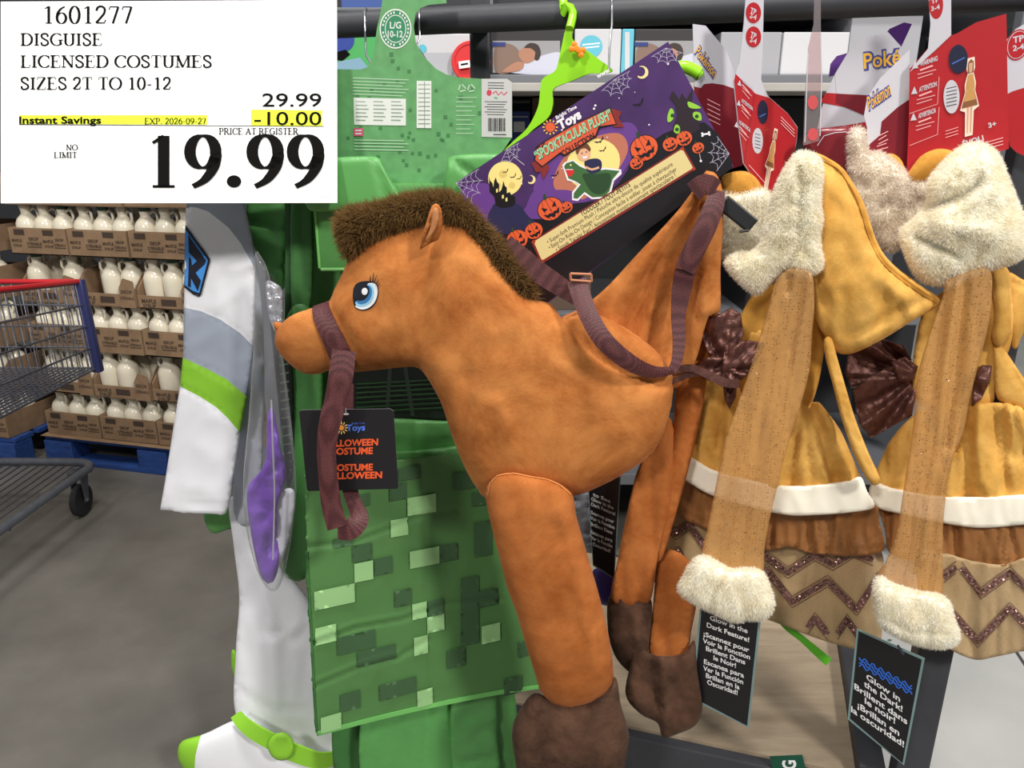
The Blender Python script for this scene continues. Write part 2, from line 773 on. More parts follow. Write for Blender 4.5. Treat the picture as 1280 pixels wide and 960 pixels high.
# each glyph: width, [(polyline, pen or None)], [(serif x, y)]
ROMAN = {
    'D': (.82, [([(.16, 0), (.16, 1)], None), ([(.05, 1), (.35, 1)] + _arc(.35, .5, .38, .5, 90, -90) + [(.05, 0)], None)], [(.16, 0), (.16, 1)]),
    'I': (.38, [([(.19, 0), (.19, 1)], None)], [(.19, 0), (.19, 1)]),
    'S': (.62, [(_cm((.5, .72), (.47, .92), (.29, .99), (.12, .9), (.1, .74), (.2, .6), (.38, .47), (.51, .33), (.51, .14), (.33, .01), (.14, .06), (.09, .28)), .75)], []),
    'G': (.82, [(_arc(.44, .5, .37, .5, 42, 325), None), ([(.68, .05), (.68, .42)], None)], [(.68, .42)]),
    'U': (.8, [([(.16, 1), (.16, .3)] + _arc(.4, .28, .24, .28, 180, 360) + [(.64, 1)], None)], [(.16, 1), (.64, 1)]),
    'E': (.68, [([(.16, 0), (.16, 1)], None), ([(.05, 1), (.55, 1), (.57, .82)], 0), ([(.16, .52), (.42, .52), (.43, .62)], 0), ([(.42, .52), (.43, .42)], 0), ([(.05, 0), (.58, 0), (.62, .2)], 0)], [(.16, 0), (.16, 1)]),
    'L': (.66, [([(.16, 0), (.16, 1)], None), ([(.05, 0), (.56, 0), (.6, .22)], 0)], [(.16, 0), (.16, 1)]),
    'C': (.78, [(_arc(.44, .5, .37, .5, 40, 320), None), ([(.7, .98), (.71, .7)], 0)], []),
    'N': (.82, [([(.14, 0), (.14, 1)], .15), ([(.1, 1), (.68, 0)], 1), ([(.68, 0), (.68, 1)], .15)], [(.14, 0), (.14, 1), (.68, 1)]),
    'O': (.84, [(_arc(.42, .5, .36, .5, 0, 360, 30), None)], []),
    'T': (.7, [([(.35, 0), (.35, 1)], None), ([(.06, .8), (.07, 1), (.63, 1), (.64, .8)], 0)], [(.35, 0)]),
    'M': (1.0, [([(.14, 0), (.16, 1)], .15), ([(.14, 1), (.48, .02)], 1), ([(.48, .02), (.82, 1)], .15), ([(.84, 0), (.84, 1)], 1)], [(.14, 0), (.14, 1), (.84, 0), (.84, 1)]),
    'Z': (.68, [([(.09, .8), (.1, 1), (.58, 1)], 0), ([(.58, 1), (.08, 0)], 1), ([(.08, 0), (.6, 0), (.62, .2)], 0)], []),
    'P': (.66, [([(.16, 0), (.16, 1)], None), ([(.05, 1), (.34, 1)] + _arc(.34, .74, .24, .26, 90, -90) + [(.16, .48)], None)], [(.16, 0), (.16, 1)]),
    'R': (.78, [([(.16, 0), (.16, 1)], None), ([(.05, 1), (.34, 1)] + _arc(.34, .75, .23, .25, 90, -90) + [(.16, .5)], None), ([(.36, .5), (.7, 0)], 1)], [(.16, 0), (.16, 1), (.7, 0)]),
    'A': (.84, [([(.12, 0), (.42, 1)], .1), ([(.42, 1), (.72, 0)], 1), ([(.22, .34), (.62, .34)], 0)], [(.12, 0), (.72, 0)]),
    'X': (.82, [([(.12, 1), (.7, 0)], 1), ([(.68, 1), (.12, 0)], .1)], [(.12, 1), (.7, 0), (.68, 1), (.12, 0)]),
    '0': (.6, [(_arc(.3, .5, .22, .5, 0, 360, 30), None)], []),
    '1': (.6, [([(.32, 0), (.32, 1)], None), ([(.32, 1), (.14, .86)], .1)], [(.32, 0)]),
    '2': (.6, [(_cm((.09, .74), (.14, .92), (.29, 1.0), (.45, .91), (.48, .74), (.42, .54), (.26, .3), (.07, .04)), .8), ([(.07, .035), (.46, .035), (.52, .22)], .3)], []),
    '6': (.6, [(_cm((.46, .98), (.28, .86), (.13, .62), (.08, .34)) + _arc(.3, .31, .21, .31, 172, 520, 24), None)], []),
    '7': (.6, [([(.07, .8), (.1, .97), (.5, .97)], .25), ([(.5, .97), (.24, 0)], .75)], []),
    '9': (.6, [(_cm((.14, .02), (.32, .14), (.47, .38), (.52, .66)) + _arc(.3, .69, .21, .31, -8, 340, 24), None)], []),
    '.': (.3, 'dot', []),
    '-': (.4, [([(.07, .38), (.33, .38)], .35)], []),
    ' ': (.3, [], []),
}


def roman2d(s, thick=.13, thin=.035, track=0.02):
    V, F = [], []
    X = 0.0

    def quad(a, b, c, d):
        n = len(V)
        V.extend([a, b, c, d])
        F.append((n, n + 1, n + 2, n + 3))
    for ch in s:
        wd, strokes, serifs = ROMAN[ch]
        if strokes == 'dot':
            n = len(V)
            r = thick * .62
            V.extend([(X + wd / 2 + r * math.cos(math.radians(a)), r + r * math.sin(math.radians(a))) for a in range(0, 360, 18)])
            F.append(tuple(range(n, n + 20)))
            strokes = []
        for pl, pen in strokes:
            N = len(pl)
            L = []
            for i, p in enumerate(pl):
                a, b = pl[max(i - 1, 0)], pl[min(i + 1, N - 1)]
                dx, dy = b[0] - a[0], b[1] - a[1]
                l = math.hypot(dx, dy) + 1e-9
                if pen is None:
                    wv = thin + (thick - thin) * (abs(dy) / l) ** 1.3
                else:
                    k = 1 if pen in (0, 1) else pen
                    wv = thin if pen == 0 else (thick if pen == 1 else thin + (thick - thin) * pen)
                y = p[1]
                L.append((p, (-dy / l * wv / 2, dx / l * wv / 2)))
            for (p, n1), (q, n2) in zip(L[:-1], L[1:]):
                quad((X + p[0] + n1[0], p[1] + n1[1]), (X + p[0] - n1[0], p[1] - n1[1]),
                     (X + q[0] - n2[0], q[1] - n2[1]), (X + q[0] + n2[0], q[1] + n2[1]))
        for x, y in serifs:
            w2 = thick * .5 + .085
            yo = thin * .5 if y < .5 else -thin * .5
            quad((X + x - w2, y + yo - thin * .6), (X + x + w2, y + yo - thin * .6), (X + x + w2, y + yo + thin * .6), (X + x - w2, y + yo + thin * .6))
        X += wd + track
    xs = [v[0] for v in V]
    return V, F, min(xs), max(xs), 1.0


def card(name, outline, pl, thick, mat, parent, smooth_rim=False, edge=None, label=None):
    """a stiff sheet cut to an outline in its own plane"""
    pts = [p[:2] for p in (catmull(outline, 5.0, True) if smooth_rim else outline)]
    q, tri = cdt(pts, 1e6)
    n = plane_normal(pl if isinstance(pl, tuple) else (pl, 0, 0))
    top = [P(x, y, pl) for x, y in q]
    V = top + [v - n * thick for v in top]
    F = []
    N = len(top)
    from collections import Counter
    ed = {}
    for t in tri:
        t = [int(x) for x in t]
        nn = (top[t[1]] - top[t[0]]).cross(top[t[2]] - top[t[0]])
        if nn.dot(n) < 0:
            t[1], t[2] = t[2], t[1]
        F.append(tuple(t))
        F.append(tuple(x + N for x in reversed(t)))
        for a, b in ((t[0], t[1]), (t[1], t[2]), (t[2], t[0])):
            ed[(a, b)] = 1
    fm = [0] * len(F)
    for (a, b) in ed:
        if (b, a) not in ed:
            F.append((b, a, a + N, b + N))
            fm.append(1 if edge else 0)
    return mesh_obj(name, V, F, [mat] + ([edge] if edge else []), parent, False, fm, label)


def ribbon(name, pts, mat, parent, thick=0.0016, step=5.0, target=None, lift=0.001, label=None, curl=0.0):
    """webbing or tape: pts = (px, py, Y or lift, width px) along the centre line"""
    q = catmull(pts, step)
    rows = []
    m = 5
    for i, p in enumerate(q):
        a, b = q[max(i - 1, 0)], q[min(i + 1, len(q) - 1)]
        dx, dy = b[0] - a[0], b[1] - a[1]
        l = math.hypot(dx, dy) + 1e-9
        nx, ny = -dy / l, dx / l
        row = []
        for k in range(m):
            t = k / (m - 1) - .5
            x, y = p[0] + nx * t * p[3], p[1] + ny * t * p[3]
            if target is not None:
                v = target.surf(x, y, lift + p[2])
            else:
                v = P(x, y, p[2])
                v = v + (Vector((0, 0, CAM_Z)) - v).normalized() * curl * (0.25 - t * t) * 4
            row.append(v)
        rows.append(row)
    V, F = [], []
    for r in rows:
        V += r
    N = len(V)
    nrm = []
    for i in range(len(rows)):
        for k in range(m):
            u = rows[min(i + 1, len(rows) - 1)][k] - rows[max(i - 1, 0)][k]
            s = rows[i][min(k + 1, m - 1)] - rows[i][max(k - 1, 0)]
            c = u.cross(s)
            if c.length < 1e-12:
                c = Vector((0, -1, 0))
            c.normalize()
            if c.dot(Vector((0, 0, CAM_Z)) - rows[i][k]) < 0:
                c = -c
            nrm.append(c)
    V += [V[i] - nrm[i] * thick for i in range(N)]
    for i in range(len(rows) - 1):
        for k in range(m - 1):
            a, b, c, d = i * m + k, i * m + k + 1, (i + 1) * m + k + 1, (i + 1) * m + k
            F.append((a, b, c, d))
            F.append((a + N, d + N, c + N, b + N))
        a, d = i * m, (i + 1) * m
        F.append((a, d, d + N, a + N))
        a, d = i * m + m - 1, (i + 1) * m + m - 1
        F.append((d, a, a + N, d + N))
    for k in range(m - 1):
        F.append((k + 1, k, k + N, k + 1 + N))
        e = (len(rows) - 1) * m + k
        F.append((e, e + 1, e + 1 + N, e + N))
    o = mesh_obj(name, V, F, mat, parent, True, None, label)
    bm = bmesh.new()
    bm.from_mesh(o.data)
    bmesh.ops.recalc_face_normals(bm, faces=bm.faces)
    bm.to_mesh(o.data)
    bm.free()
    o.data.set_sharp_from_angle(angle=math.radians(50))
    return o


# ------------------------------------------------------------------ materials
_mats = {}


def mat(name, c, rough=0.7, var=0.0, scale=30.0, bump=0.0, bscale=200.0, sheen=0.0, metal=0.0, c2=None, stretch=None,
        coat=0.0, spec=0.5, detail=4.0, trans=0.0, alpha=1.0):
    if name in _mats:
        return _mats[name]
    m = bpy.data.materials.new(name)
    m.use_nodes = True
    nt = m.node_tree
    b = nt.nodes['Principled BSDF']
    b.inputs['Base Color'].default_value = rgb(*c)
    b.inputs['Roughness'].default_value = rough
    b.inputs['Metallic'].default_value = metal
    b.inputs['Specular IOR Level'].default_value = spec
    if sheen:
        b.inputs['Sheen Weight'].default_value = sheen
        b.inputs['Sheen Roughness'].default_value = 0.4
        b.inputs['Sheen Tint'].default_value = tuple(min(1, x * 1.4 + .15) for x in rgb(*c)[:3]) + (1,)
    if coat:
        b.inputs['Coat Weight'].default_value = coat
        b.inputs['Coat Roughness'].default_value = 0.08
    if alpha < 1:
        b.inputs['Alpha'].default_value = alpha
    if trans:
        b.inputs['Transmission Weight'].default_value = trans
    if var or c2 or bump:
        tc = nt.nodes.new('ShaderNodeTexCoord')
        mp = nt.nodes.new('ShaderNodeMapping')
        nt.links.new(tc.outputs['Object'], mp.inputs[0])
        if stretch:
            mp.inputs['Scale'].default_value = stretch
    if var or c2:
        n = nt.nodes.new('ShaderNodeTexNoise')
        n.inputs['Scale'].default_value = scale
        n.inputs['Detail'].default_value = detail
        n.inputs['Roughness'].default_value = 0.6
        nt.links.new(mp.outputs[0], n.inputs['Vector'])
        r = nt.nodes.new('ShaderNodeValToRGB')
        r.color_ramp.elements[0].position = 0.32
        r.color_ramp.elements[1].position = 0.68
        if c2:
            r.color_ramp.elements[0].color = rgb(*c)
            r.color_ramp.elements[1].color = rgb(*c2)
        else:
            base = rgb(*c)
            r.color_ramp.elements[0].color = tuple(x * (1 - var) for x in base[:3]) + (1,)
            r.color_ramp.elements[1].color = tuple(min(1, x * (1 + var)) for x in base[:3]) + (1,)
        nt.links.new(n.outputs['Fac'], r.inputs[0])
        nt.links.new(r.outputs[0], b.inputs['Base Color'])
    if bump:
        n2 = nt.nodes.new('ShaderNodeTexNoise')
        n2.inputs['Scale'].default_value = bscale
        n2.inputs['Detail'].default_value = 3
        nt.links.new(mp.outputs[0], n2.inputs['Vector'])
        bp = nt.nodes.new('ShaderNodeBump')
        bp.inputs['Strength'].default_value = bump
        bp.inputs['Distance'].default_value = 0.002
        nt.links.new(n2.outputs['Fac'], bp.inputs['Height'])
        nt.links.new(bp.outputs[0], b.inputs['Normal'])
    _mats[name] = m
    return m


def furmat(name, c, c2, scale=45.0):
    """thin pile that lets light through, tone varying between locks"""
    m = mat(name, c, 0.8, c2=c2, scale=scale, spec=0.2)
    nt = m.node_tree
    b = nt.nodes['Principled BSDF']
    src = b.inputs['Base Color'].links[0].from_socket
    t = nt.nodes.new('ShaderNodeBsdfTranslucent')
    nt.links.new(src, t.inputs[0])
    mx = nt.nodes.new('ShaderNodeMixShader')
    mx.inputs[0].default_value = 0.5
    nt.links.new(b.outputs[0], mx.inputs[1])
    nt.links.new(t.outputs[0], mx.inputs[2])
    nt.links.new(mx.outputs[0], nt.nodes['Material Output'].inputs[0])
    return m


def velour(name, c, c2, scale=9.0, seed=0.0):
    """brushed pile: soft cloudy marks where the nap lies another way, fine streaks, sheen"""
    m = mat(name, c, 0.85, c2=c2, scale=scale, bump=0.16, bscale=420, sheen=.3, detail=8, spec=.2)
    nt = m.node_tree
    b = nt.nodes['Principled BSDF']
    n = [x for x in nt.nodes if x.type == 'TEX_NOISE'][0]
    n.inputs['Roughness'].default_value = 0.72
    n.inputs['Distortion'].default_value = 0.35
    r = [x for x in nt.nodes if x.type == 'VALTORGB'][0]
    r.color_ramp.elements[0].position = 0.36
    r.color_ramp.elements[1].position = 0.66
    return m


def weave(name, c, c2, scale=520.0, rough=0.6):
    """webbing: twill of two yarn colours"""
    m = mat(name, c, rough)
    nt = m.node_tree
    b = nt.nodes['Principled BSDF']
    tc = nt.nodes.new('ShaderNodeTexCoord')
    mp = nt.nodes.new('ShaderNodeMapping')
    mp.inputs['Rotation'].default_value = (0, math.radians(38), 0)
    nt.links.new(tc.outputs['Object'], mp.inputs[0])
    v = nt.nodes.new('ShaderNodeTexVoronoi')
    v.inputs['Scale'].default_value = scale
    v.inputs['Randomness'].default_value = 0.15
    nt.links.new(mp.outputs[0], v.inputs['Vector'])
    r = nt.nodes.new('ShaderNodeValToRGB')
    r.color_ramp.elements[0].position = 0.22
    r.color_ramp.elements[1].position = 0.42
    r.color_ramp.elements[0].color = rgb(*c2)
    r.color_ramp.elements[1].color = rgb(*c)
    nt.links.new(v.outputs['Distance'], r.inputs[0])
    nt.links.new(r.outputs[0], b.inputs['Base Color'])
    bp = nt.nodes.new('ShaderNodeBump')
    bp.inputs['Strength'].default_value = 0.5
    bp.inputs['Distance'].default_value = 0.001
    bp.invert = True
    nt.links.new(v.outputs['Distance'], bp.inputs['Height'])
    nt.links.new(bp.outputs[0], b.inputs['Normal'])
    return m


def sheer(name, c, dots, opacity=0.7, scale=330.0, rnd=0.25, glint=0.0):
    """see-through net with flocked dots and a few glints"""
    m = mat(name, c, 0.6)
    nt = m.node_tree
    b = nt.nodes['Principled BSDF']
    out = nt.nodes['Material Output']
    tc = nt.nodes.new('ShaderNodeTexCoord')
    v = nt.nodes.new('ShaderNodeTexVoronoi')
    v.inputs['Scale'].default_value = scale
    v.inputs['Randomness'].default_value = rnd
    nt.links.new(tc.outputs['Object'], v.inputs['Vector'])
    r = nt.nodes.new('ShaderNodeValToRGB')
    r.color_ramp.elements[0].position = 0.17
    r.color_ramp.elements[1].position = 0.24
    r.color_ramp.elements[0].color = rgb(*dots)
    r.color_ramp.elements[1].color = rgb(*c)
    nt.links.new(v.outputs['Distance'], r.inputs[0])
    nt.links.new(r.outputs[0], b.inputs['Base Color'])
    tr = nt.nodes.new('ShaderNodeBsdfTransparent')
    tr.inputs[0].default_value = tuple(x * .2 + .8 for x in rgb(*c)[:3]) + (1,)
    mx = nt.nodes.new('ShaderNodeMixShader')
    mx.inputs[0].default_value = opacity
    nt.links.new(tr.outputs[0], mx.inputs[1])
    nt.links.new(b.outputs[0], mx.inputs[2])
    nt.links.new(mx.outputs[0], out.inputs[0])
    if glint:
        v2 = nt.nodes.new('ShaderNodeTexVoronoi')
        v2.inputs['Scale'].default_value = 210.0
        nt.links.new(tc.outputs['Object'], v2.inputs['Vector'])
        lt = nt.nodes.new('ShaderNodeMath')
        lt.operation = 'LESS_THAN'
        lt.inputs[1].default_value = glint
        nt.links.new(v2.outputs['Distance'], lt.inputs[0])
        g = nt.nodes.new('ShaderNodeBsdfGlossy')
        g.inputs[0].default_value = (1, .95, .85, 1)
        g.inputs['Roughness'].default_value = 0.35
        mx2 = nt.nodes.new('ShaderNodeMixShader')
        nt.links.new(lt.outputs[0], mx2.inputs[0])
        nt.links.new(mx.outputs[0], mx2.inputs[1])
        nt.links.new(g.outputs[0], mx2.inputs[2])
        nt.links.new(mx2.outputs[0], out.inputs[0])
    return m


def glitter(name, c, scale=420.0, rough=0.3):
    """sequin dust: every grain its own tilt"""
    m = mat(name, c, rough, metal=0.6)
    nt = m.node_tree
    b = nt.nodes['Principled BSDF']
    tc = nt.nodes.new('ShaderNodeTexCoord')
    v = nt.nodes.new('ShaderNodeTexVoronoi')
    v.inputs['Scale'].default_value = scale
    nt.links.new(tc.outputs['Object'], v.inputs['Vector'])
    mx = nt.nodes.new('ShaderNodeMix')
    mx.data_type = 'VECTOR'
    mx.inputs[0].default_value = 0.45
    ge = nt.nodes.new('ShaderNodeNewGeometry')
    sb = nt.nodes.new('ShaderNodeVectorMath')
    sb.operation = 'MULTIPLY_ADD'
    sb.inputs[1].default_value = (2, 2, 2)
    sb.inputs[2].default_value = (-1, -1, -1)
    nt.links.new(v.outputs['Color'], sb.inputs[0])
    nt.links.new(ge.outputs['Normal'], mx.inputs[4])
    nt.links.new(sb.outputs[0], mx.inputs[5])
    nz = nt.nodes.new('ShaderNodeVectorMath')
    nz.operation = 'NORMALIZE'
    nt.links.new(mx.outputs[1], nz.inputs[0])
    nt.links.new(nz.outputs[0], b.inputs['Normal'])
    return m


def clear_film(name, tint=(250, 250, 252), fac=0.16, rough=0.08):
    """thin clear plastic: mostly see-through with a gloss"""
    m = bpy.data.materials.new(name)
    m.use_nodes = True
    nt = m.node_tree
    nt.nodes.remove(nt.nodes['Principled BSDF'])
    out = nt.nodes['Material Output']
    tr = nt.nodes.new('ShaderNodeBsdfTransparent')
    tr.inputs[0].default_value = rgb(*tint)
    g = nt.nodes.new('ShaderNodeBsdfGlossy')
    g.inputs['Roughness'].default_value = rough
    d = nt.nodes.new('ShaderNodeBsdfDiffuse')
    d.inputs[0].default_value = (.8, .8, .82, 1)
    m1 = nt.nodes.new('ShaderNodeMixShader')
    m1.inputs[0].default_value = 0.5
    nt.links.new(g.outputs[0], m1.inputs[1])
    nt.links.new(d.outputs[0], m1.inputs[2])
    fr = nt.nodes.new('ShaderNodeLayerWeight')
    fr.inputs[0].default_value = 0.3
    mm = nt.nodes.new('ShaderNodeMath')
    mm.operation = 'MULTIPLY_ADD'
    mm.inputs[1].default_value = 0.6
    mm.inputs[2].default_value = fac
    nt.links.new(fr.outputs['Facing'], mm.inputs[0])
    m2 = nt.nodes.new('ShaderNodeMixShader')
    nt.links.new(mm.outputs[0], m2.inputs[0])
    nt.links.new(tr.outputs[0], m2.inputs[1])
    nt.links.new(m1.outputs[0], m2.inputs[2])
    nt.links.new(m2.outputs[0], out.inputs[0])
    return m


# ================================================================== THE SETTING
M_floor = mat('polished_concrete', (96, 92, 86), 0.42, c2=(122, 118, 111), scale=2.2, bump=0.06, bscale=60, detail=8)
M_wall = mat('painted_block_wall', (70, 72, 76), 0.8, var=0.1, scale=2)
M_dark = mat('charcoal_powder_coat', (62, 63, 68), 0.5, var=0.08, scale=20, spec=0.4)
M_black = mat('black_plastic', (18, 18, 20), 0.4)
M_white = mat('white_print', (238, 238, 238), 0.5)
M_ink = mat('black_ink', (14, 13, 13), 0.85, spec=0.1)
M_wire = mat('zinc_wire', (190, 192, 198), 0.28, metal=0.9)

mb = MB()
mb.box((0, 3.0, -0.05), 16, 14, 0.1)
fl = mb.build('floor', M_floor)
fl['kind'] = 'structure'
M_floor2 = mat('lit_concrete', (176, 176, 173), 0.5, c2=(190, 190, 187), scale=3, bump=0.06, bscale=60, detail=8)  # brighter light on the right-hand floor painted in as a paler concrete
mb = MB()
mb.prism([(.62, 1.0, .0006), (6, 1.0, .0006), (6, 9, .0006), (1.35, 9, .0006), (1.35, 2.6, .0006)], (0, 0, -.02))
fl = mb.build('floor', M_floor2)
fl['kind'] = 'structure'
mb = MB()
mb.box((0, 9.0, 2.95), 16, 0.1, 6.1)
wl = mb.build('wall_back', M_wall)
wl['kind'] = 'structure'
# expansion joint between two floor slabs on the right
mb = MB()
a, b = at_height(1254, 790, 0.0015), at_height(1330, 905, 0.0015)
dv = (b - a).normalized()
mb.box((a + b) / 2, (b - a).length + 2.6, 0.008, 0.003, (dv, Vector((-dv.y, dv.x, 0)), Vector((0, 0, 1))))
jo = mb.build('trim_1', mat('joint_filler', (70, 68, 66), 0.8))
jo['kind'] = 'structure'

# ================================================================== MAPLE SYRUP STACK
def children(o):
    return [c for c in bpy.data.objects if c.parent == o]


def copy_tree(o, kids=None, parent=None):
    c = o.copy()
    COL.objects.link(c)
    c.parent = parent
    for ch, sub in (kids or []):
        copy_tree(ch, sub, c)
    return c


def tree(o):
    return [(c, tree(c)) for c in children(o)]


M_card = mat('brown_corrugated_card', (148, 120, 92), 0.85, c2=(128, 101, 76), scale=14, bump=0.1, bscale=90)
M_print = mat('dark_box_print', (66, 52, 42), 0.8)
M_jug = mat('ivory_glazed_plastic', (226, 217, 196), 0.22, spec=0.6)
M_cap = mat('green_cap', (40, 78, 62), 0.5)
M_ivory_cap = mat('ivory_cap', (214, 205, 184), 0.35)
M_pallet = mat('blue_painted_wood', (38, 78, 150), 0.75, c2=(26, 54, 112), scale=9, bump=0.2, bscale=30, stretch=(1, 6, 6))

TW, TD, TH = 0.292, 0.39, 0.112


def txt_local(mb, s, x0, x1, z0, y, mi, bold=0.0, hs=1.0):
    vs, fs, a, b, cap = text2d(s, bold)
    k = (x1 - x0) / (b - a)
    mb.add([(x0 + (vx - a) * k, y, z0 + vy * k * hs) for vx, vy in vs], [tuple(reversed(f)) if False else f for f in fs], mi)


def make_tray(kind):
    o = thing('syrup_tray', '', 'box', (0, 0, 0), 'cardboard trays on the syrup pallets')
    mb = MB()
    t = 0.005
    mb.box((TW / 2, TD / 2, t / 2), TW - .004, TD, t)
    hf = TH if kind == 'front' else 0.055
    mb.box((TW / 2, t / 2, hf / 2), TW - .004, t, hf)
    mb.box((TW / 2, TD - t / 2, TH / 2), TW - .004, t, TH)
    if kind == 'front':
        for x in (0.004, TW - .004):
            mb.box((x, TD / 2, TH / 2), t, TD - .01, TH)
    else:
        # torn open front: the end walls slope up from a low lip, folded flaps at the corners
        for x, sg in ((0.004, 1), (TW - .004, -1)):
            mb.prism([(x - t / 2, 0.004, 0), (x - t / 2, TD - .005, 0), (x - t / 2, TD - .005, TH + .03), (x - t / 2, 0.07, TH + .03), (x - t / 2, 0.004, 0.08)], (t, 0, 0))
        mb.prism([(TW - .075, -.001, 0), (TW - .003, -.001, 0), (TW - .003, -.001, TH), (TW - .05, -.001, TH + .012), (TW - .075, -.001, TH - .03)], (0, -.004, 0))
    mb.build('tray_walls', M_card, o)
    mb = MB()
    y = -0.0012
    if kind == 'front':
        for x in (0.012, 0.158):
            mb.box((x + .045, y - .0004, TH - .018), .052, .0008, .022)
        for k, (s, x0, x1, z) in enumerate((('MAPLE', .012, .064, .052), ('SYRUP', .018, .06, .032), ("SIROP", .1, .15, .06), ("D'ÉRABLE", .088, .162, .04),
                                           ('MAPLE', .172, .224, .052), ('SYRUP', .178, .22, .032), ("SIROP", .234, .276, .06), ("D'ÉRABLE", .228, .284, .04))):
            txt_local(mb, s, x0, x1, z, y, 0, 0.02)
        mb.box((.125, y, .033), .07, .0008, .003)
        mb.box((.256, y, .033), .054, .0008, .003)
    else:
        txt_local(mb, 'MAPLE', .02, .09, .024, y, 0, 0.02)
        txt_local(mb, 'SYRUP', .024, .085, .005, y, 0, 0.02)
        mb.box((.15, y - .0004, .03), .07, .0008, .026)
        txt_local(mb, "SIROP", .225, .28, .06, y - .0045, 0, 0.02)
        txt_local(mb, "D'ÉRABLE", .22, .286, .035, y - .0045, 0, 0.02)
    mb.build('box_print', M_print, o)
    return o


def make_jug(cap_green):
    o = thing('syrup_jug', '', 'jug', (0, 0, 0), 'maple syrup jugs in the trays')
    mb = MB()
    mb.lathe([(.032, 0.0), (.040, .004), (.0445, .03), (.0462, .07), (.0472, .1), (.0458, .12), (.039, .138), (.028, .151), (.0205, .159), (.0195, .168), (.0215, .178), (.0225, .182)], (0, 0, 0), 18)
    mb.build('jug_body', M_jug, o, True)
    mb = MB()
    mb.tube([(.019, 0, .172), (.034, 0, .182), (.047, 0, .172), (.049, 0, .15), (.04, 0, .13)], [.0055, .0055, .006, .0055, .005], 7)
    mb.build('jug_handle', M_jug, o, True)
    mb = MB()
    mb.lathe([(.021, .180), (.0232, .183), (.0235, .196), (.022, .199)], (0, 0, 0), 14)
    mb.build('jug_cap', M_cap if cap_green else M_ivory_cap, o, True)
    return o


trays = {k: make_tray(k) for k in ('front', 'side')}
jugs = {k: make_jug(k) for k in (True, False)}
tray_tree = {k: tree(v) for k, v in trays.items()}
jug_tree = {k: tree(v) for k, v in jugs.items()}
TIER = ['bottom', 'second', 'third', 'fourth', 'fifth', 'sixth']
used = set()


def syrup_stack(C0, ang, ncol, ntier, colnames, where, zbase=0.135):
    ca, sa = math.cos(ang), math.sin(ang)
    for k in range(ntier):
        z = zbase + 0.207 * k
        kind = 'side' if k % 2 == 1 and k < 4 else 'front'
        for c in range(ncol):
            off = RNG.uniform(-.006, .006)
            bx, by = C0[0] + ca * (c * (TW + .004)) - sa * off, C0[1] + sa * (c * (TW + .004)) + ca * off
            if kind in used:
                o = copy_tree(trays[kind], tray_tree[kind])
            else:
                o = trays[kind]
                used.add(kind)
            o.location = (bx, by, z)
            o.rotation_euler = (0, 0, ang)
            o['label'] = 'brown cardboard syrup tray, %s in the %s tier of %s' % (colnames[c], TIER[k], where)
            for row in range(2):
                for j in range(3):
                    if kind == 'side' and row == 0 and (c + k + j) % 5 == 4:
                        continue
                    g = (k >= 3 and (j + c + k) % 3 == 0)
                    if ('j', g) in used:
                        q = copy_tree(jugs[g], jug_tree[g])
                    else:
                        q = jugs[g]
                        used.add(('j', g))
                    lx = .052 + j * .094 + RNG.uniform(-.002, .002)
                    ly = .058 + row * .097 + RNG.uniform(-.002, .002)
                    q.location = (bx + ca * lx - sa * ly, by + sa * lx + ca * ly, z + .0055)
                    q.rotation_euler = (0, 0, ang + (RNG.uniform(-.5, .5) if kind == 'front' else math.pi + RNG.uniform(-.3, .3)))
                    q['label'] = 'ivory jug, %s row %s, %s tray, %s tier of %s' % (
                        ('front', 'back')[row], ('left', 'middle', 'right')[j], colnames[c], TIER[k], where)


def pallet(C0, ang, width, depth, label):
    ax = (Vector((math.cos(ang), math.sin(ang), 0)), Vector((-math.sin(ang), math.cos(ang), 0)), Vector((0, 0, 1)))
    base = Vector((C0[0], C0[1], 0))
    o = thing('blue_pallet', label, 'pallet', base + ax[0] * width / 2)
    n = 7
    for i in range(n):
        mb = MB()
        mb.box(base + ax[0] * width / 2 + ax[1] * (depth * (i + .5) / n) + ax[2] * .123, width, depth / n - .025, .02, ax, bev=.002)
        mb.build('deck_board', M_pallet, o)
    for i in range(3):
        for j in range(3):
            mb = MB()
            mb.box(base + ax[0] * (.075 + (width - .15) * i / 2) + ax[1] * (.05 + (depth - .1) * j / 2) + ax[2] * .065, .15, .1, .09, ax, bev=.003)
            mb.build('pallet_block', M_pallet, o)
    for j in range(3):
        mb = MB()
        mb.box(base + ax[0] * width / 2 + ax[1] * (.05 + (depth - .1) * j / 2) + ax[2] * .011, width, .1, .02, ax, bev=.002)
        mb.build('bottom_board', M_pallet, o)
    return o


ANG = math.radians(-14.0)
STK = (-2.14, 3.31)
pallet((STK[0] - .02, STK[1] - .02), ANG, 1.15, 0.95, 'blue wooden pallet under the syrup stack nearest the hanging costumes')
syrup_stack(STK, ANG, 3, 6, ['left', 'middle', 'right'], 'right stack')
pallet((-3.094, 3.438), ANG, 0.86, 0.9, 'blue wooden pallet at the left edge behind the cart base')
syrup_stack((-2.563, 3.32), ANG, 1, 6, ['single'], 'left stack')
# card slip sheet between pallet and the lowest trays
mb = MB()
ax = (Vector((math.cos(ANG), math.sin(ANG), 0)), Vector((-math.sin(ANG), math.cos(ANG), 0)), Vector((0, 0, 1)))
mb.box(Vector((STK[0], STK[1], .134)) + ax[0] * .54 + ax[1] * .42, 1.12, .9, .0018, ax)
tag(mb.build('slip_sheet', M_card), 'thin tan card sheet between the syrup trays and the right pallet', 'card sheet')

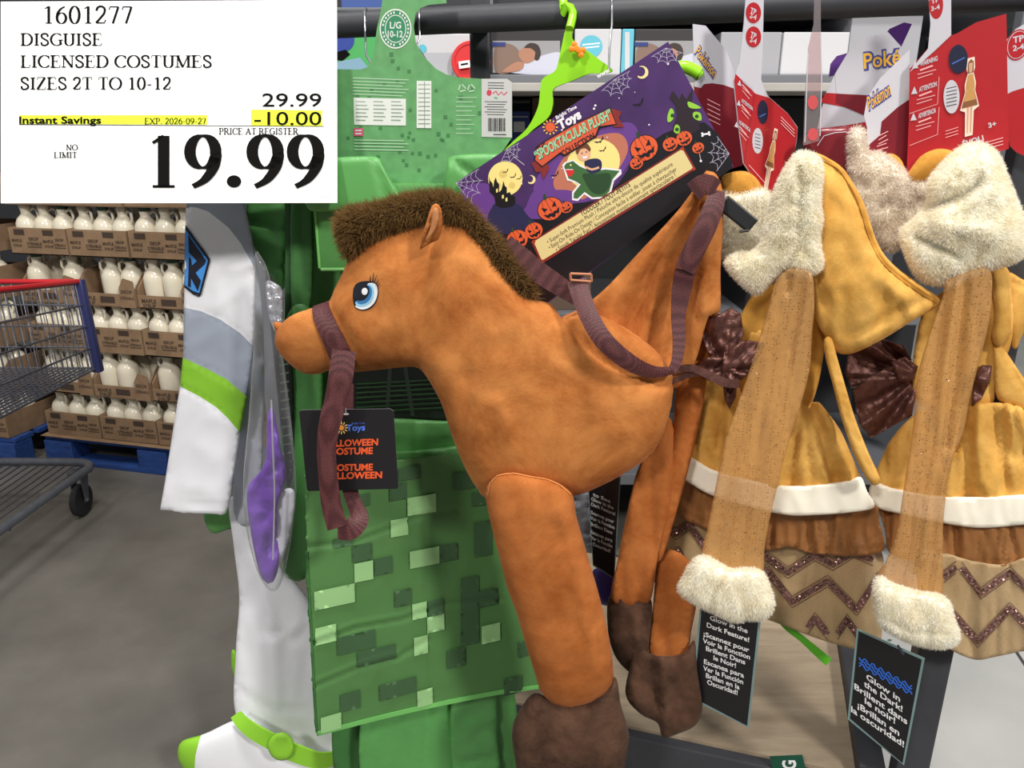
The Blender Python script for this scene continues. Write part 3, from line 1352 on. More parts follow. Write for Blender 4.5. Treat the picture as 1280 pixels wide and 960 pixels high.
# ================================================================== SHOPPING CART
M_cart = mat('worn_zinc_plate', (122, 124, 134), 0.35, metal=0.75, var=0.15, scale=60)
M_tube = mat('grey_cart_tube', (112, 116, 124), 0.4, metal=0.5, var=0.12, scale=40)
M_red = mat('red_handle_plastic', (196, 34, 44), 0.35)
M_navy = mat('navy_corner_plastic', (52, 56, 104), 0.45)
M_rubber = mat('caster_rubber', (38, 38, 40), 0.7)
cart = thing('shopping_cart', 'metal wire shopping cart with red rim and navy corner post by the syrup stack', 'shopping cart', (-1.9, 2.3, 0))
# corners of the basket: far right / far left / near right / near left, top and bottom
FRt, FRb = Vector((-1.56, 2.75, .937)), Vector((-1.52, 2.70, .635))
NRt, NRb = Vector((-1.55, 1.85, 1.05)), Vector((-1.57, 1.90, .63))
FLt, FLb = Vector((-2.12, 2.75, .937)), Vector((-2.08, 2.70, .635))
NLt, NLb = Vector((-2.16, 1.85, 1.05)), Vector((-2.12, 1.90, .63))


def wire_panel(name, a, b, c, d, nv, nh):
    """wires between edge a-b (top) and d-c (bottom)"""
    mb = MB()
    for i in range(nv + 1):
        t = i / nv
        mb.tube([a.lerp(b, t), d.lerp(c, t)], .0019, 5)
    for j in range(nh + 1):
        t = j / nh
        mb.tube([a.lerp(d, t), b.lerp(c, t)], .0036 if j else .004, 6)
    mb.build(name, M_cart, cart, True, kind='stuff')


wire_panel('side_wires', FRt, NRt, NRb, FRb, 30, 4)
wire_panel('side_wires', FLt, NLt, NLb, FLb, 30, 4)
wire_panel('front_wires', FRt, FLt, FLb, FRb, 18, 4)
wire_panel('basket_floor_wires', FRb, NRb, NLb, FLb, 34, 26)
mb = MB()
mb.tube([FRt + Vector((0, 0, .008)), NRt + Vector((0, 0, .008))], .009, 8)
mb.build('side_rim', M_red, cart, True)
mb = MB()
mb.tube([FLt + Vector((0, 0, .008)), FRt + Vector((0, 0, .008))], .009, 8)
mb.build('front_rim', M_red, cart, True)
mb = MB()
mb.tube([FLt + Vector((0, 0, .008)), NLt + Vector((0, 0, .008))], .009, 8)
mb.build('side_rim', M_red, cart, True)
for a, b in ((FRt, FRb), (FLt, FLb)):
    mb = MB()
    c = (a + b) / 2
    zax = (a - b).normalized()
    mb.box(c, .032, .032, (a - b).length + .03, (Vector((1, 0, 0)), Vector((0, 1, 0)), zax), bev=.006)
    mb.build('corner_post', M_navy, cart, True)
# base frame
BR, BL = Vector((-1.66, 2.82, .2)), Vector((-2.2, 2.82, .2))
NRB, NLB = Vector((-1.73, 1.75, .2)), Vector((-2.14, 1.75, .2))
pts = [NRB, Vector((-1.675, 2.66, .2)), Vector((-1.665, 2.77, .2)), Vector((-1.70, 2.82, .2)), Vector((-1.8, 2.835, .2)),
       Vector((-2.06, 2.835, .2)), Vector((-2.16, 2.82, .2)), Vector((-2.19, 2.77, .2)), Vector((-2.18, 2.66, .2)), NLB]
mb = MB()
mb.tube(catmull(pts, .04), .0165, 10)
mb.build('base_frame', M_tube, cart, True)
mb = MB()
for i in range(13):
    t = (i + .5) / 13
    mb.tube([Vector((-1.69 - .46 * t, 2.81, .195)), Vector((-1.73 - .4 * t, 1.78, .195))], .003, 5)
mb.tube([Vector((-1.68, 2.3, .19)), Vector((-2.16, 2.3, .19))], .005, 6)
mb.build('base_wires', M_cart, cart, True, kind='stuff')
for x in (-1.72, -2.13):
    mb = MB()
    mb.tube([Vector((x, 1.78, .2)), Vector((x + (.02 if x > -2 else -.02), 1.84, .64))], .013, 8)
    mb.build('rear_frame', M_tube, cart, True)
for x, y in ((-1.715, 2.78), (-2.14, 2.78), (-1.74, 1.83), (-2.12, 1.83)):
    mb = MB()
    for s in (-1, 1):
        mb.prism([(x + s * .021, y - .03, .185), (x + s * .021, y + .03, .185), (x + s * .021, y + .0, .06), (x + s * .021, y - .022, .06)], (s * .003, 0, 0))
    mb.box((x, y, .187), .05, .065, .006)
    mb.tube([(x, y, .187), (x, y, .2)], .012, 8)
    f = mb.build('caster_fork', M_tube, cart)
    mb = MB()
    axw = (Vector((0, 1, 0)), Vector((0, 0, 1)), Vector((1, 0, 0)))
    mb.lathe([(.055, -.015), (.064, -.012), (.066, 0), (.064, .012), (.055, .015)], (x, y - .012, .066), 24, 0, axw)
    mb.build('caster_wheel', M_rubber, f, True)
    mb = MB()
    mb.tube([(x - .027, y - .012, .066), (x + .027, y - .012, .066)], .006, 8)
    mb.build('axle', M_wire, f, True)

# ================================================================== SHELF WITH BOXES BEHIND THE RAIL
M_shelf = mat('grey_shelf_steel', (104, 106, 112), 0.5)
M_board = mat('pale_shelf_board', (176, 172, 166), 0.7, var=0.06, scale=8)
YS = 2.35


def z_at(py, Y):
    d = ray(640, py)
    return CAM_Z + Y * d.z / d.y


def x_at(px, py, Y):
    d = ray(px, py)
    return Y * d.x / d.y


shelf = thing('storage_shelf', 'grey steel shelf unit carrying bedding boxes behind the costume rail', 'shelf', (0.2, 2.6, 0))
ZT = z_at(93, YS)
for z0, z1, nm, m, fwd in ((z_at(106, YS), ZT, 'shelf_board', M_shelf, 0), (z_at(119, YS), z_at(109, YS), 'shelf_board', M_board, .2),
                          (z_at(14, YS), z_at(9, YS), 'shelf_board', M_shelf, 0)):
    mb = MB()
    mb.box((.35, YS + .3 - fwd / 2, (z0 + z1) / 2), 2.5, .6 + fwd, abs(z1 - z0), bev=.003)
    mb.build(nm, m, shelf)
ZL = z_at(109, YS)
for zb in (0.35, 0.9):
    mb = MB()
    mb.box((.35, YS + .3, zb), 2.5, .6, .04, bev=.003)
    mb.build('shelf_board', M_shelf, shelf)
for px in (300, 602, 1270):
    for yy in (YS - .02, YS + .58):
        mb = MB()
        mb.box((x_at(px, 60, YS), yy, 1.1), .042, .04, 2.2, bev=.003)
        mb.build('shelf_upright', M_shelf, shelf)
mb = MB()
mb.box((.35, YS + .62, 1.1), 2.5, .01, 2.2)
mb.build('back_panel', mat('shelf_back_dark', (52, 52, 56), 0.8), shelf)

M_boxgrey = mat('light_grey_carton', (160, 160, 166), 0.6)
M_boxwhite = mat('white_carton', (200, 200, 204), 0.55)
M_boxdark = mat('dark_carton', (46, 44, 46), 0.6)
M_boxbrown = mat('brown_carton', (92, 74, 60), 0.8)
M_teal = mat('teal_print', (96, 184, 204), 0.5)
M_skin = mat('printed_skin', (172, 122, 98), 0.6)
M_hair = mat('printed_hair', (56, 42, 38), 0.6)
M_sheet = mat('printed_bedding', (196, 198, 214), 0.6)
M_navyprint = mat('printed_navy', (40, 56, 120), 0.55)
M_lidred = mat('red_bin_lid', (206, 40, 44), 0.35)


def carton(name, x0, y0, x1, y1, Y, depth, m, label, cat='box', group=None, zbot=None):
    """a closed carton standing with its front at distance Y, spanning these pixels"""
    ym = (y0 + y1) / 2
    xa, xb = x_at(x0, ym, Y), x_at(x1, ym, Y)
    za, zb = (z_at(y1, Y) if zbot is None else zbot), z_at(y0, Y)
    o = thing(name, label, cat, ((xa + xb) / 2, Y + depth / 2, za), group)
    mb = MB()
    mb.box(((xa + xb) / 2, Y + depth / 2, (za + zb) / 2), xb - xa, depth, zb - za, bev=.003)
    mb.build('carton_body', m, o)
    return o


def sleeper_print(o, dx, pl):
    """printed photo of someone asleep on a pillow"""
    d = Decals((pl, 0, 0), lift=.0012, dl=.0004)
    d.poly([(616 + dx, 51), (700 + dx, 51), (700 + dx, 91), (616 + dx, 91)], mat('printed_grey', (150, 148, 152), .6))
    d.poly([(640 + dx, 91), (652 + dx, 80), (670 + dx, 72), (700 + dx, 66), (700 + dx, 91)], M_sheet, True)
    d.poly([(620 + dx, 90), (618 + dx, 62), (630 + dx, 54), (646 + dx, 60), (652 + dx, 76), (640 + dx, 90)], mat('printed_shirt', (128, 104, 92), .6), True)
    d.poly([(648 + dx, 68), (654 + dx, 60), (664 + dx, 58), (671 + dx, 66), (668 + dx, 75), (656 + dx, 79)], M_skin, True)
    d.poly([(655 + dx, 60), (662 + dx, 54), (672 + dx, 56), (676 + dx, 66), (673 + dx, 75), (668 + dx, 74), (669 + dx, 65), (662 + dx, 60)], M_hair, True)
    d.poly([(628 + dx, 90), (644 + dx, 78), (655 + dx, 79), (650 + dx, 88)], M_skin, True)
    d.poly([(615 + dx, 53), (632 + dx, 53), (632 + dx, 58), (615 + dx, 58)], M_navyprint)
    d.build('printed_photo', o)


o = carton('pillow_box', 613, 36, 716, 93, YS + .02, .35, M_boxdark, 'grey bedding box printed with a sleeper, left of the lime hanger', zbot=ZT)
sleeper_print(o, 0, YS + .02)
o = carton('bedding_box', 718, 36, 776, 93, YS + .02, .35, M_boxwhite, 'white bedding box with teal disc right of the lime hanger', zbot=ZT)
d = Decals((YS + .02, 0, 0), lift=.0012)
d.disc((739, 58), 14, M_teal)
d.line([(728, 56), (750, 54)], 1.6, M_white)
d.line([(730, 60), (749, 58)], 1.6, M_white)
d.build('printed_disc', o)
o = carton('bedding_box', 777, 36, 792, 93, YS + .02, .35, M_teal, 'narrow teal striped box between two bedding boxes', zbot=ZT)
d = Decals((YS + .02, 0, 0), lift=.0012)
d.line([(784, 40), (784, 92)], 6, M_boxwhite)
d.build('printed_stripe', o)
o = carton('pillow_box', 793, 36, 880, 93, YS + .02, .35, M_boxdark, 'grey bedding box printed with a sleeper, half behind the purple box', zbot=ZT)
sleeper_print(o, 178, YS + .02)
YC = YS - .17
o = carton('storage_carton', 517, 42, 592, 112, YC, .12, M_boxwhite, 'white carton with teal disc behind the green header card', zbot=ZL)
d = Decals((YC, 0, 0), lift=.0012)
d.disc((528, 61), 5.5, M_teal)
d.poly([(530, 66), (566, 66), (566, 100), (530, 100)], mat('printed_pale_grey', (176, 178, 184), .6))
d.build('printed_front', o)
c = P(589, 96, YC - .016)
c.z = ZL + .051
lid = thing('bin_lid', 'round red plastic lid with white sticker beside the white carton', 'lid', (c.x, c.y, ZL))
mb = MB()
axl = (Vector((1, 0, 0)), Vector((0, .1, .995)), Vector((0, -.995, .1)))
mb.lathe([(.041, 0), (.049, .002), (.051, .006), (.049, .01), (.042, .01), (.040, .008)], c, 32, 0, axl)
mb.build('lid_disc', M_lidred, lid, True)
d = Decals((YC - .034, 0, 0), lift=0.0005)
d.poly([(573, 77), (587, 75), (588, 84), (574, 86)], M_white)
d.line([(576, 81), (585, 79.5)], 2.4, M_ink)
d.build('price_sticker', lid)
o = carton('toy_box', 418, 40, 472, 100, YC, .12, mat('bright_green_carton', (74, 168, 92), .5), 'bright green toy box with blue disc behind the left wire hook', zbot=ZL)
d = Decals((YC, 0, 0), lift=.0012)
d.disc((428, 50), 15, mat('blue_print', (44, 66, 150), .45))
d.poly([(418, 66), (432, 62), (438, 68), (428, 76), (418, 74)], M_ink)
d.poly([(418, 78), (450, 72), (462, 86), (462, 99), (418, 99)], mat('pale_blue_print', (126, 164, 186), .5))
d.build('printed_front', o)
o = carton('toy_box', 425, -40, 478, 8, YS + .02, .2, mat('blue_carton', (58, 84, 150), .5), 'blue box above the rail at the top edge', zbot=z_at(9, YS))
o = carton('small_box', 638, 139, 662, 182, YS + .02, .2, M_navyprint, 'small navy box with white panel behind the lime hanger arm', zbot=.92)
d = Decals((YS + .02, 0, 0), lift=.0012)
d.poly([(642, 152), (656, 152), (656, 165), (642, 165)], M_boxwhite)
d.line([(640, 146), (660, 146)], 1.6, M_boxgrey)
d.build('printed_panel', o)
o = carton('shipping_box', 665, 122, 745, 200, YS + .04, .3, M_boxbrown, 'brown cardboard box under the shelf behind the hanger', zbot=.92)
o = carton('shipping_box', 560, 122, 636, 200, YS + .04, .3, M_boxbrown, 'brown cardboard box under the shelf behind header card', zbot=.92)
o = carton('flat_carton', 900, 40, 976, 87, YS + .02, .4, M_boxgrey, 'grey carton on the shelf behind the left red hang card', zbot=ZT)
o = carton('flat_carton', 978, 40, 1060, 87, YS + .01, .4, M_boxwhite, 'white carton on the shelf behind the clear plastic strip', zbot=ZT)
o = carton('flat_carton', 1062, 14, 1150, 87, YS + .02, .4, M_boxgrey, 'tall grey carton on the shelf behind the folded cards', zbot=ZT)
o = carton('dark_carton', 950, 122, 1060, 230, YS + .02, .4, M_black, 'black carton below the shelf between the red hang cards', zbot=.92)
# ================================================================== GARMENT RACK
def rail_y(x):
    return 1.261 - 0.31 * x


RA = Vector((0.955, -0.296, 0)).normalized()
RB = Vector((0.296, 0.955, 0)).normalized()
RZ = Vector((0, 0, 1))
M_deck = mat('weathered_plywood', (150, 132, 110), 0.72, c2=(178, 160, 136), scale=5, bump=0.15, bscale=40, stretch=(1.2, 7, 1), detail=8)
rack = thing('garment_rack', 'charcoal steel garment rack with round rail and plywood base deck', 'rack', (0.2, 1.2, 0))
mb = MB()
mb.tube([Vector((-.64, rail_y(-.64), 1.616)), Vector((1.0, rail_y(1.0), 1.616))], .0195, 20)
mb.build('rail', M_dark, rack, True)
PX, PY = 0.686, 1.06
mb = MB()
mb.box((PX, PY, .88), .05, .05, 1.76, (RA, RB, RZ), bev=.004)
mb.build('upright', M_dark, rack)
mb = MB()
mb.box((-.052, 1.36, .88), .032, .032, 1.76, bev=.003)
mb.build('upright', M_dark, rack)
mb = MB()
mb.box((-.052, 1.322, 1.616), .026, .06, .026)
mb.build('rail_bracket', M_dark, rack)
ZD = 0.35
F0 = Vector((-.12, rail_y(-.12) + .03, ZD))
F1 = Vector((.655, rail_y(.655) + .035, ZD))
mb = MB()
mb.prism([F0, F1 - RA * .035, F1 - RA * .035 + RB * .62, F0 + RB * .62], (0, 0, -.018))
mb.build('deck_board', M_deck, rack)
mb = MB()
mb.box((F0 + F1) / 2 - RB * .012 - RZ * .05, (F1 - F0).length + .02, .024, .09, (RA, RB, RZ), bev=.003)
mb.build('front_beam', M_dark, rack)
mb = MB()
mb.box(F1 - RA * .012 + RB * .31 - RZ * .02, .045, .64, .1, (RA, RB, RZ), bev=.003)
mb.build('side_beam', M_dark, rack)
mb = MB()
mb.box(F0 + RB * .63 + (F1 - F0) * .5 - RZ * .05, (F1 - F0).length, .024, .09, (RA, RB, RZ), bev=.003)
mb.build('rear_beam', M_dark, rack)
mb = MB()
for p in (F0 + RB * .6, F1 + RB * .6, F0 + RB * .02):
    mb = MB()
    mb.box((p.x, p.y, .16), .05, .05, .32, (RA, RB, RZ), bev=.003)
    mb.build('deck_leg', M_dark, rack)

# price-channel label on the front beam
M_dkgreen = mat('dark_green_label', (14, 78, 58), 0.45)
lp = (1.261 + .008, -.31, 0)
tg = thing('shelf_label', 'small dark green label reading TG on the rack front beam', 'label', P(988, 958, lp))
card('label_card', [(962, 946), (1003, 944), (1010, 975), (970, 980)], lp, .0015, M_dkgreen, tg)
d = Decals(lp, lift=.0006)
d.text('TG', (996, 972), (994, 950), M_white, .03, up=(979, 972))
d.build('label_print', tg)

# ================================================================== PRICE SIGN (pasted inset, added here as a hanging card)
D = 1.125
SIGN = (D / CP, 0, SP / CP)
M_paper = mat('white_sign_paper', (250, 250, 250), 0.55)
M_yel = mat('highlighter_yellow', (232, 246, 40), 0.6)
sg = thing('inset_price_card', 'white 19.99 price card from a pasted inset, added before the rail', 'sign', P(210, 254, SIGN))
card('sign_card', [(1, 2), (421, 0), (421.5, 253.5), (1, 254)], SIGN, .0015, M_paper, sg)
d = Decals(SIGN, lift=.0004, dl=.00008)
d.poly([(24, 144), (259, 144), (259, 156), (24, 155)], M_yel)
d.poly([(314, 137), (403, 138), (403, 158), (314, 158)], M_yel)
d.line([(24, 155.8), (405, 158)], .8, M_ink)


def rom(s, x0, x1, base, top, th=.15, tn=.062, tr=.02):
    d.glyphs(roman2d(s, th, tn, tr), (x0, base), (x1, base), M_ink, up=(x0, top))


rom('1601277', 56, 166, 29.5, 8, .13, .045)
rom('DISGUISE', 26, 128, 57, 42)
rom('LICENSED COSTUMES', 26, 265, 84.5, 69.5)
rom('SIZES 2T TO 10-12', 26, 214, 112, 97)
d.text('29.99', (328, 133.3), (402, 133.3), M_ink, 0.006, up=(328, 116))
d.text('-10.00', (318, 156.5), (402, 156.5), M_ink, 0.006, up=(318, 139))
d.text('Instant Savings', (24.5, 154.6), (127, 154.6), M_ink, 0.028, up=(24.5, 145.5))
rom('EXP. 2026-09-27', 181, 258, 155.3, 148, .14, .08)
rom('PRICE AT REGISTER', 274, 374, 168.3, 160.5, .15, .09)
rom('NO', 83, 98, 188, 181, .15, .09)
rom('LIMIT', 68, 97, 197.5, 190.5, .15, .09)
rom('19.99', 190, 406, 234.5, 170, .19, .04, .055)
d.line([(400, 246.5), (414, 246.5)], .8, mat('grey_ink', (190, 190, 190), .6))
d.build('sign_print', sg)
for px in (70, 350):  # hooks made up so the inset card hangs from the rail
    q = P(px, 6, SIGN)
    x = q.x
    mb = MB()
    ry = rail_y(x)
    arc = [Vector((x, ry + .021 * math.cos(math.radians(t)), 1.616 + .0215 * math.sin(math.radians(t)))) for t in (-30, 0, 30, 60, 90, 120)]
    back = P(px, 30, SIGN) + Vector((0, .003, 0))
    mb.tube(catmull([tuple(v) for v in arc] + [(x, ry - .06, 1.63), (x, back.y + .012, back.z + .012), (x, back.y + .0025, back.z - .03)], .01), .002, 7)
    mb.build('added_sign_hook', M_wire, sg, True)
# ================================================================== GREEN COSTUME WITH SQUARE PATCHES
M_grn = mat('green_satin', (78, 138, 70), 0.5, var=0.06, scale=14, bump=0.05, bscale=500, sheen=.15)
M_grn2 = mat('bright_green_satin', (90, 158, 84), 0.45, var=0.05, scale=14, bump=0.05, bscale=500, sheen=.15)
M_grn3 = mat('deep_green_knit', (58, 112, 54), 0.7, var=0.06, scale=14, bump=0.05, bscale=500)
M_tunic = mat('tunic_green', (80, 126, 68), 0.62, var=0.05, scale=16, bump=0.06, bscale=600)
M_lp = mat('tunic_pale_patch', (150, 196, 132), 0.62)
M_dp = mat('tunic_dark_patch', (60, 94, 58), 0.62)
M_pipe = mat('green_piping', (112, 186, 98), 0.45)
M_zip = mat('zip_teeth', (44, 84, 44), 0.5)
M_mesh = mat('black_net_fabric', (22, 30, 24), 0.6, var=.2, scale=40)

gc = thing('green_costume', 'green padded costume printed with square patches behind the plush horse', 'costume', P(520, 920, (1.22, 0, 0)))
back = Pillow([(360, 235), (372, 205), (420, 190), (600, 190), (640, 215), (650, 420), (655, 600), (390, 606), (384, 712), (354, 714), (350, 640), (352, 500), (356, 380)],
              (1.29, -.1, 0), .012, .012, fold=drape(.006, 40, 160, 3))
back.build('jacket_body', M_grn, gc)
sl = Pillow([(300, 235), (356, 232), (357, 330), (354, 362), (336, 342), (318, 312), (308, 284), (303, 262)], (1.31, -.1, 0), .022, .01,
            fold=summed(ridges((.007, 5, [(310, 268), (354, 262)]), (.009, 6, [(312, 288), (352, 312)]), (-.006, 5, [(314, 276), (354, 284)]),
                               (.006, 5, [(330, 330), (355, 340)])), drape(.006, 30, 14, 8, .5)))
sl.build('jacket_sleeve', M_grn2, gc)
lap = Pillow([(364, 240), (388, 238), (392, 330), (388, 385), (378, 398), (364, 396)], (1.265, 0, 0), .012, fold=ridges((-.006, 3, [(376, 240), (377, 396)]), (-.004, 2.5, [(384, 240), (385, 390)])))
lap.build('side_gusset', M_grn3, gc)
low = Pillow([(360, 392), (392, 390), (404, 470), (398, 600), (386, 715), (356, 716), (352, 640), (356, 500)], (1.262, 0, 0), .014, fold=drape(.007, 26, 90, 5))
low.build('side_panel', M_grn, gc)
# zip down the edge of the jacket
ribbon('zip_tape', [(360, 236, 1.262, 9), (361, 300, 1.262, 9), (361, 360, 1.262, 9), (359, 440, 1.262, 8)], M_zip, gc, .002)
mb = MB()
for i in range(52):
    y = 250 + i * 3.1
    a = P(361.6, y, 1.2605)
    mb.box(a, .0032, .0018, .0018)
mb.build('zip_teeth', M_zip, gc, kind='stuff')
# foam chest block
cp = (1.205, -.02, 0)
c0, c1 = P(389, 230, cp), P(604, 340, cp)
mb = MB()
mb.box(((c0.x + c1.x) / 2, 1.245, (c0.z + c1.z) / 2), c1.x - c0.x, .075, c0.z - c1.z, bev=.008)
ch = mb.build('chest_block', M_grn, gc, True)
mb = MB()
mb.tube([(c0.x + .006, 1.2075, c1.z + .004), (c1.x - .006, 1.2075, c1.z + .004)], .0028, 8)
mb.tube([(c0.x + .004, 1.2075, c1.z + .006), (c0.x + .004, 1.2075, c0.z - .006)], .0024, 8)
mb.build('chest_piping', M_pipe, ch, True, kind='stuff')
for nm, o in (('collar_flap', [(384, 222), (396, 200), (430, 196), (470, 196), (477, 204), (488, 224), (504, 249), (490, 258), (440, 262), (386, 262)]),
              ('collar_flap', [(590, 262), (556, 240), (559, 205), (566, 195), (612, 192), (640, 200), (640, 262)])):
    q = Pillow(o, (1.195, 0, 0), .014, .008, fold=ridges((-.006, 4, [(o[3][0] - 2, 198), (o[5][0] - 4, 252)])))
    q.build(nm, M_grn2, gc)
# lower jacket in shade: black net inset, padded waist bands
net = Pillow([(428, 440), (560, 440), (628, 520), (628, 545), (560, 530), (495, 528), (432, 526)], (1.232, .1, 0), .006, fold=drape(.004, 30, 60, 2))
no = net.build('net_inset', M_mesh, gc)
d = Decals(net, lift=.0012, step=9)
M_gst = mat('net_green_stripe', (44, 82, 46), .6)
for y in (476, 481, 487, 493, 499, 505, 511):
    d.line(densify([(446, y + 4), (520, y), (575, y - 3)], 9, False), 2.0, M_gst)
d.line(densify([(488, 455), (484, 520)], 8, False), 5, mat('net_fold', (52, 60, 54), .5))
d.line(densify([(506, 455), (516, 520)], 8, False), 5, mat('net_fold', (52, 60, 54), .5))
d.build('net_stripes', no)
for i, o in enumerate(([(432, 524), (495, 523), (570, 526), (640, 518), (640, 556), (560, 566), (500, 570), (434, 566)],
                       [(432, 556), (500, 563), (560, 558), (640, 544), (640, 580), (560, 586), (500, 590), (434, 590)])):
    q = Pillow(o, (1.222 - .012 * i, .15, 0), .016, fold=summed(drape(.004, 40, 20, i), ridges((-.005, 4, [(520, 520), (524, 590)]))))
    q.build('waist_band', M_grn, gc)
# the long front panel with patches
tp = (1.196, .30, 0)
TUN = [(381, 588), (440, 582), (500, 575), (580, 564), (652, 552), (664, 700), (676, 860), (620, 868), (540, 884), (470, 900), (396, 920), (390, 800), (384, 690)]


def zl(x, y):
    """zoomed tracing -> photo pixel"""
    return 380 + x / 2.46, 540 + y / 2.46


creases = ridges((-.004, 3.2, [zl(20, 650), zl(160, 600), zl(300, 575), zl(420, 530), zl(600, 515)]),
                 (.003, 3.2, [zl(20, 640), zl(160, 590), zl(300, 566), zl(420, 522)]),
                 (-.004, 3.2, [zl(30, 780), zl(160, 725), zl(290, 690), zl(380, 640)]),
                 (.003, 3.2, [zl(30, 770), zl(160, 716), zl(290, 680)]),
                 (-.0035, 3.2, [zl(10, 355), zl(150, 340), zl(260, 300), zl(360, 258), zl(470, 240)]),
                 (.0025, 3.2, [zl(150, 331), zl(260, 290), zl(360, 250)]),
                 (-.003, 3.2, [zl(358, 110), zl(370, 400), zl(396, 830)]),
                 (-.003, 3.2, [zl(14, 200), zl(36, 940)]))
tun = Pillow(TUN, tp, .012, .01, smooth_rim=False, step=3.6, fold=summed(creases, drape(.003, 70, 90, 4)))
to = tun.build('front_panel', M_tunic, gc)
mbp = ribbon('panel_piping', [(384, 690, .001, 4), (390, 800, .001, 4), (394, 880, .001, 4), (396.5, 915, .001, 4)], M_grn3, to, .002, target=tun, lift=.001)
ribbon('panel_piping', [(398, 916, .001, 5), (470, 897, .001, 5), (540, 881, .001, 5), (620, 865, .001, 5), (672, 858, .001, 5)], M_pipe, to, .002, target=tun, lift=.002)
d = Decals(tun, lift=.0032, dl=.00004, step=4)
LIGHT = [(318, 405, 207, 55), (267, 320, 275, 52), (325, 415, 370, 52), (157, 214, 407, 57), (35, 158, 492, 57), (333, 377, 530, 48), (378, 430, 570, 48),
         (38, 102, 603, 52), (338, 380, 632, 55), (544, 600, 597, 55), (348, 395, 795, 50), (55, 117, 875, 48)]
DARK = [(263, 317, 165, 52), (150, 210, 352, 52), (217, 272, 392, 52), (415, 470, 352, 50), (457, 520, 132, 52), (520, 575, 282, 105), (480, 535, 452, 205),
        (535, 592, 490, 50), (278, 330, 490, 50), (380, 428, 520, 48), (104, 220, 632, 55), (165, 282, 677, 46), (438, 494, 672, 55), (232, 345, 777, 48),
        (113, 174, 805, 55), (612, 668, 760, 52), (655, 690, 645, 48), (290, 358, 117, 38), (512, 560, 192, 40), (165, 205, 197, 38), (92, 150, 332, 28)]
for lst, m in ((DARK, M_dp), (LIGHT, M_lp)):
    for x0, x1, y0, h in lst:
        sl_ = -(.13 + .17 * y0 / 960)
        y1 = y0 + sl_ * (x1 - x0)
        d.poly([zl(x0, y0), zl(x1, y1), zl(x1 + 1, y1 + h), zl(x0 + 1, y0 + h)], m)
d.build('patch_print', to)
# trouser legs below the panel
for nm, o, pl, m, sd in (('trouser_leg', [(418, 880), (466, 880), (470, 1000), (424, 1000)], (1.27, .2, 0), M_grn3, 1),
                         ('trouser_leg', [(460, 870), (552, 866), (568, 880), (572, 1000), (462, 1000)], (1.24, .25, 0), M_grn2, 2),
                         ('trouser_leg', [(546, 868), (570, 864), (574, 1000), (548, 1000)], (1.262, .25, 0), M_grn, 5),
                         ('trouser_leg', [(566, 860), (616, 858), (622, 920), (624, 1000), (572, 1000)], (1.225, .25, 0), M_grn2, 3),
                         ('trouser_leg', [(612, 850), (640, 850), (652, 1000), (616, 1000)], (1.25, .25, 0), M_grn, 4)):
    q = Pillow(o, pl, .022, .02, fold=drape(.012, 16 if sd != 3 else 60, 110 if sd != 3 else 14, sd, 0 if sd != 3 else -.3))
    q.build(nm, m, gc)

# green header card and its hook
hp = (1.222, -.12, 0)
M_hc = mat('header_card_green', (98, 158, 100), 0.5, var=.09, scale=60, detail=1)
M_hcd = mat('header_speck_dark', (66, 122, 72), .5)
M_hcl = mat('header_rule_pale', (170, 206, 170), .5)
M_pw = mat('card_white', (222, 226, 220), .5)
hc = thing('header_card', 'large green speckled hang card with L/G 10-12 size disc on the rail', 'hang card', P(500, 250, hp))
card('card_sheet', [(384, 88), (422, 86.5), (450, 87), (459, 84), (464, 77), (468, 60), (471, 36), (476, 14), (480, -14), (556, -14), (558, 4), (536, 6), (526, 10), (519, 18),
                    (517, 34), (520, 55), (530, 71), (545, 86), (558, 93), (572, 96.5), (602, 98.5), (634, 98.5), (640, 103), (640, 172), (620, 200), (590, 240), (560, 262),
                    (460, 262), (420, 215), (384, 200)], hp, .0012, M_hc, hc, edge=M_hcl)
d = Decals(hp, lift=.0003, dl=.00003)
rs = random.Random(3)
for i in range(75):
    x, y = rs.uniform(424, 632), rs.uniform(60, 240)
    if y < 100 and not (468 < x < 535):
        continue
    if y > 200 and not (470 < x < 556):
        continue
    s = rs.uniform(3.6, 5.2)
    d.at(1).poly([(x, y), (x + s, y - .2), (x + s, y + s), (x, y + s)], M_hcd)
d.at(4)
M_disc = mat('size_disc_green', (52, 132, 92), .45)
d.disc((494.5, 36), 20, M_pw, 25)
d.disc((494.5, 36), 18.4, M_disc, 23.2)
d.disc((494.5, 36), 13.4, M_pw, 17.6)
d.disc((494.5, 36), 12.4, M_disc, 16.6)
for i in range(26):
    an = 2 * math.pi * i / 26
    if i % 7 == 6:
        continue
    d.at(9).disc((494.5 + 15.9 * math.cos(an), 36 + 20.4 * math.sin(an)), 1.2, M_pw, 1.7, 0, 6)
d.text('L/G', (487.5, 35.5), (501.5, 35.5), M_pw, .02, up=(487.5, 27))
d.text('10-12', (484.8, 46.5), (503.5, 46.5), M_pw, .02, up=(484.8, 38.2))
d.at(5)
for i in range(6):
    d.line([(441, 97.5 + 4 * i), (511 - (i % 3) * 4, 100 + 4 * i)], 1.2, M_hcl)
d.poly([(442, 122), (507.5, 123.5), (507.5, 157), (443, 156)], M_pw)
for i in range(6):
    for j in range(3):
        d.line([(445 + 22 * j, 127 + 4.6 * i), (457 + 22 * j + (i * 7 % 5), 127.3 + 4.6 * i)], 1.0, mat('table_ink', (120, 140, 120), .6))
d.poly([(521, 101), (539.5, 101.3), (539.5, 160.3), (521, 160)], M_pw)
for i in range(10):
    d.line([(523, 106 + 5.4 * i), (538, 106 + 5.4 * i)], 1.0, mat('table_ink', (120, 140, 120), .6))
d.line([(531, 102), (531, 160)], .7, mat('table_ink', (120, 140, 120), .6))
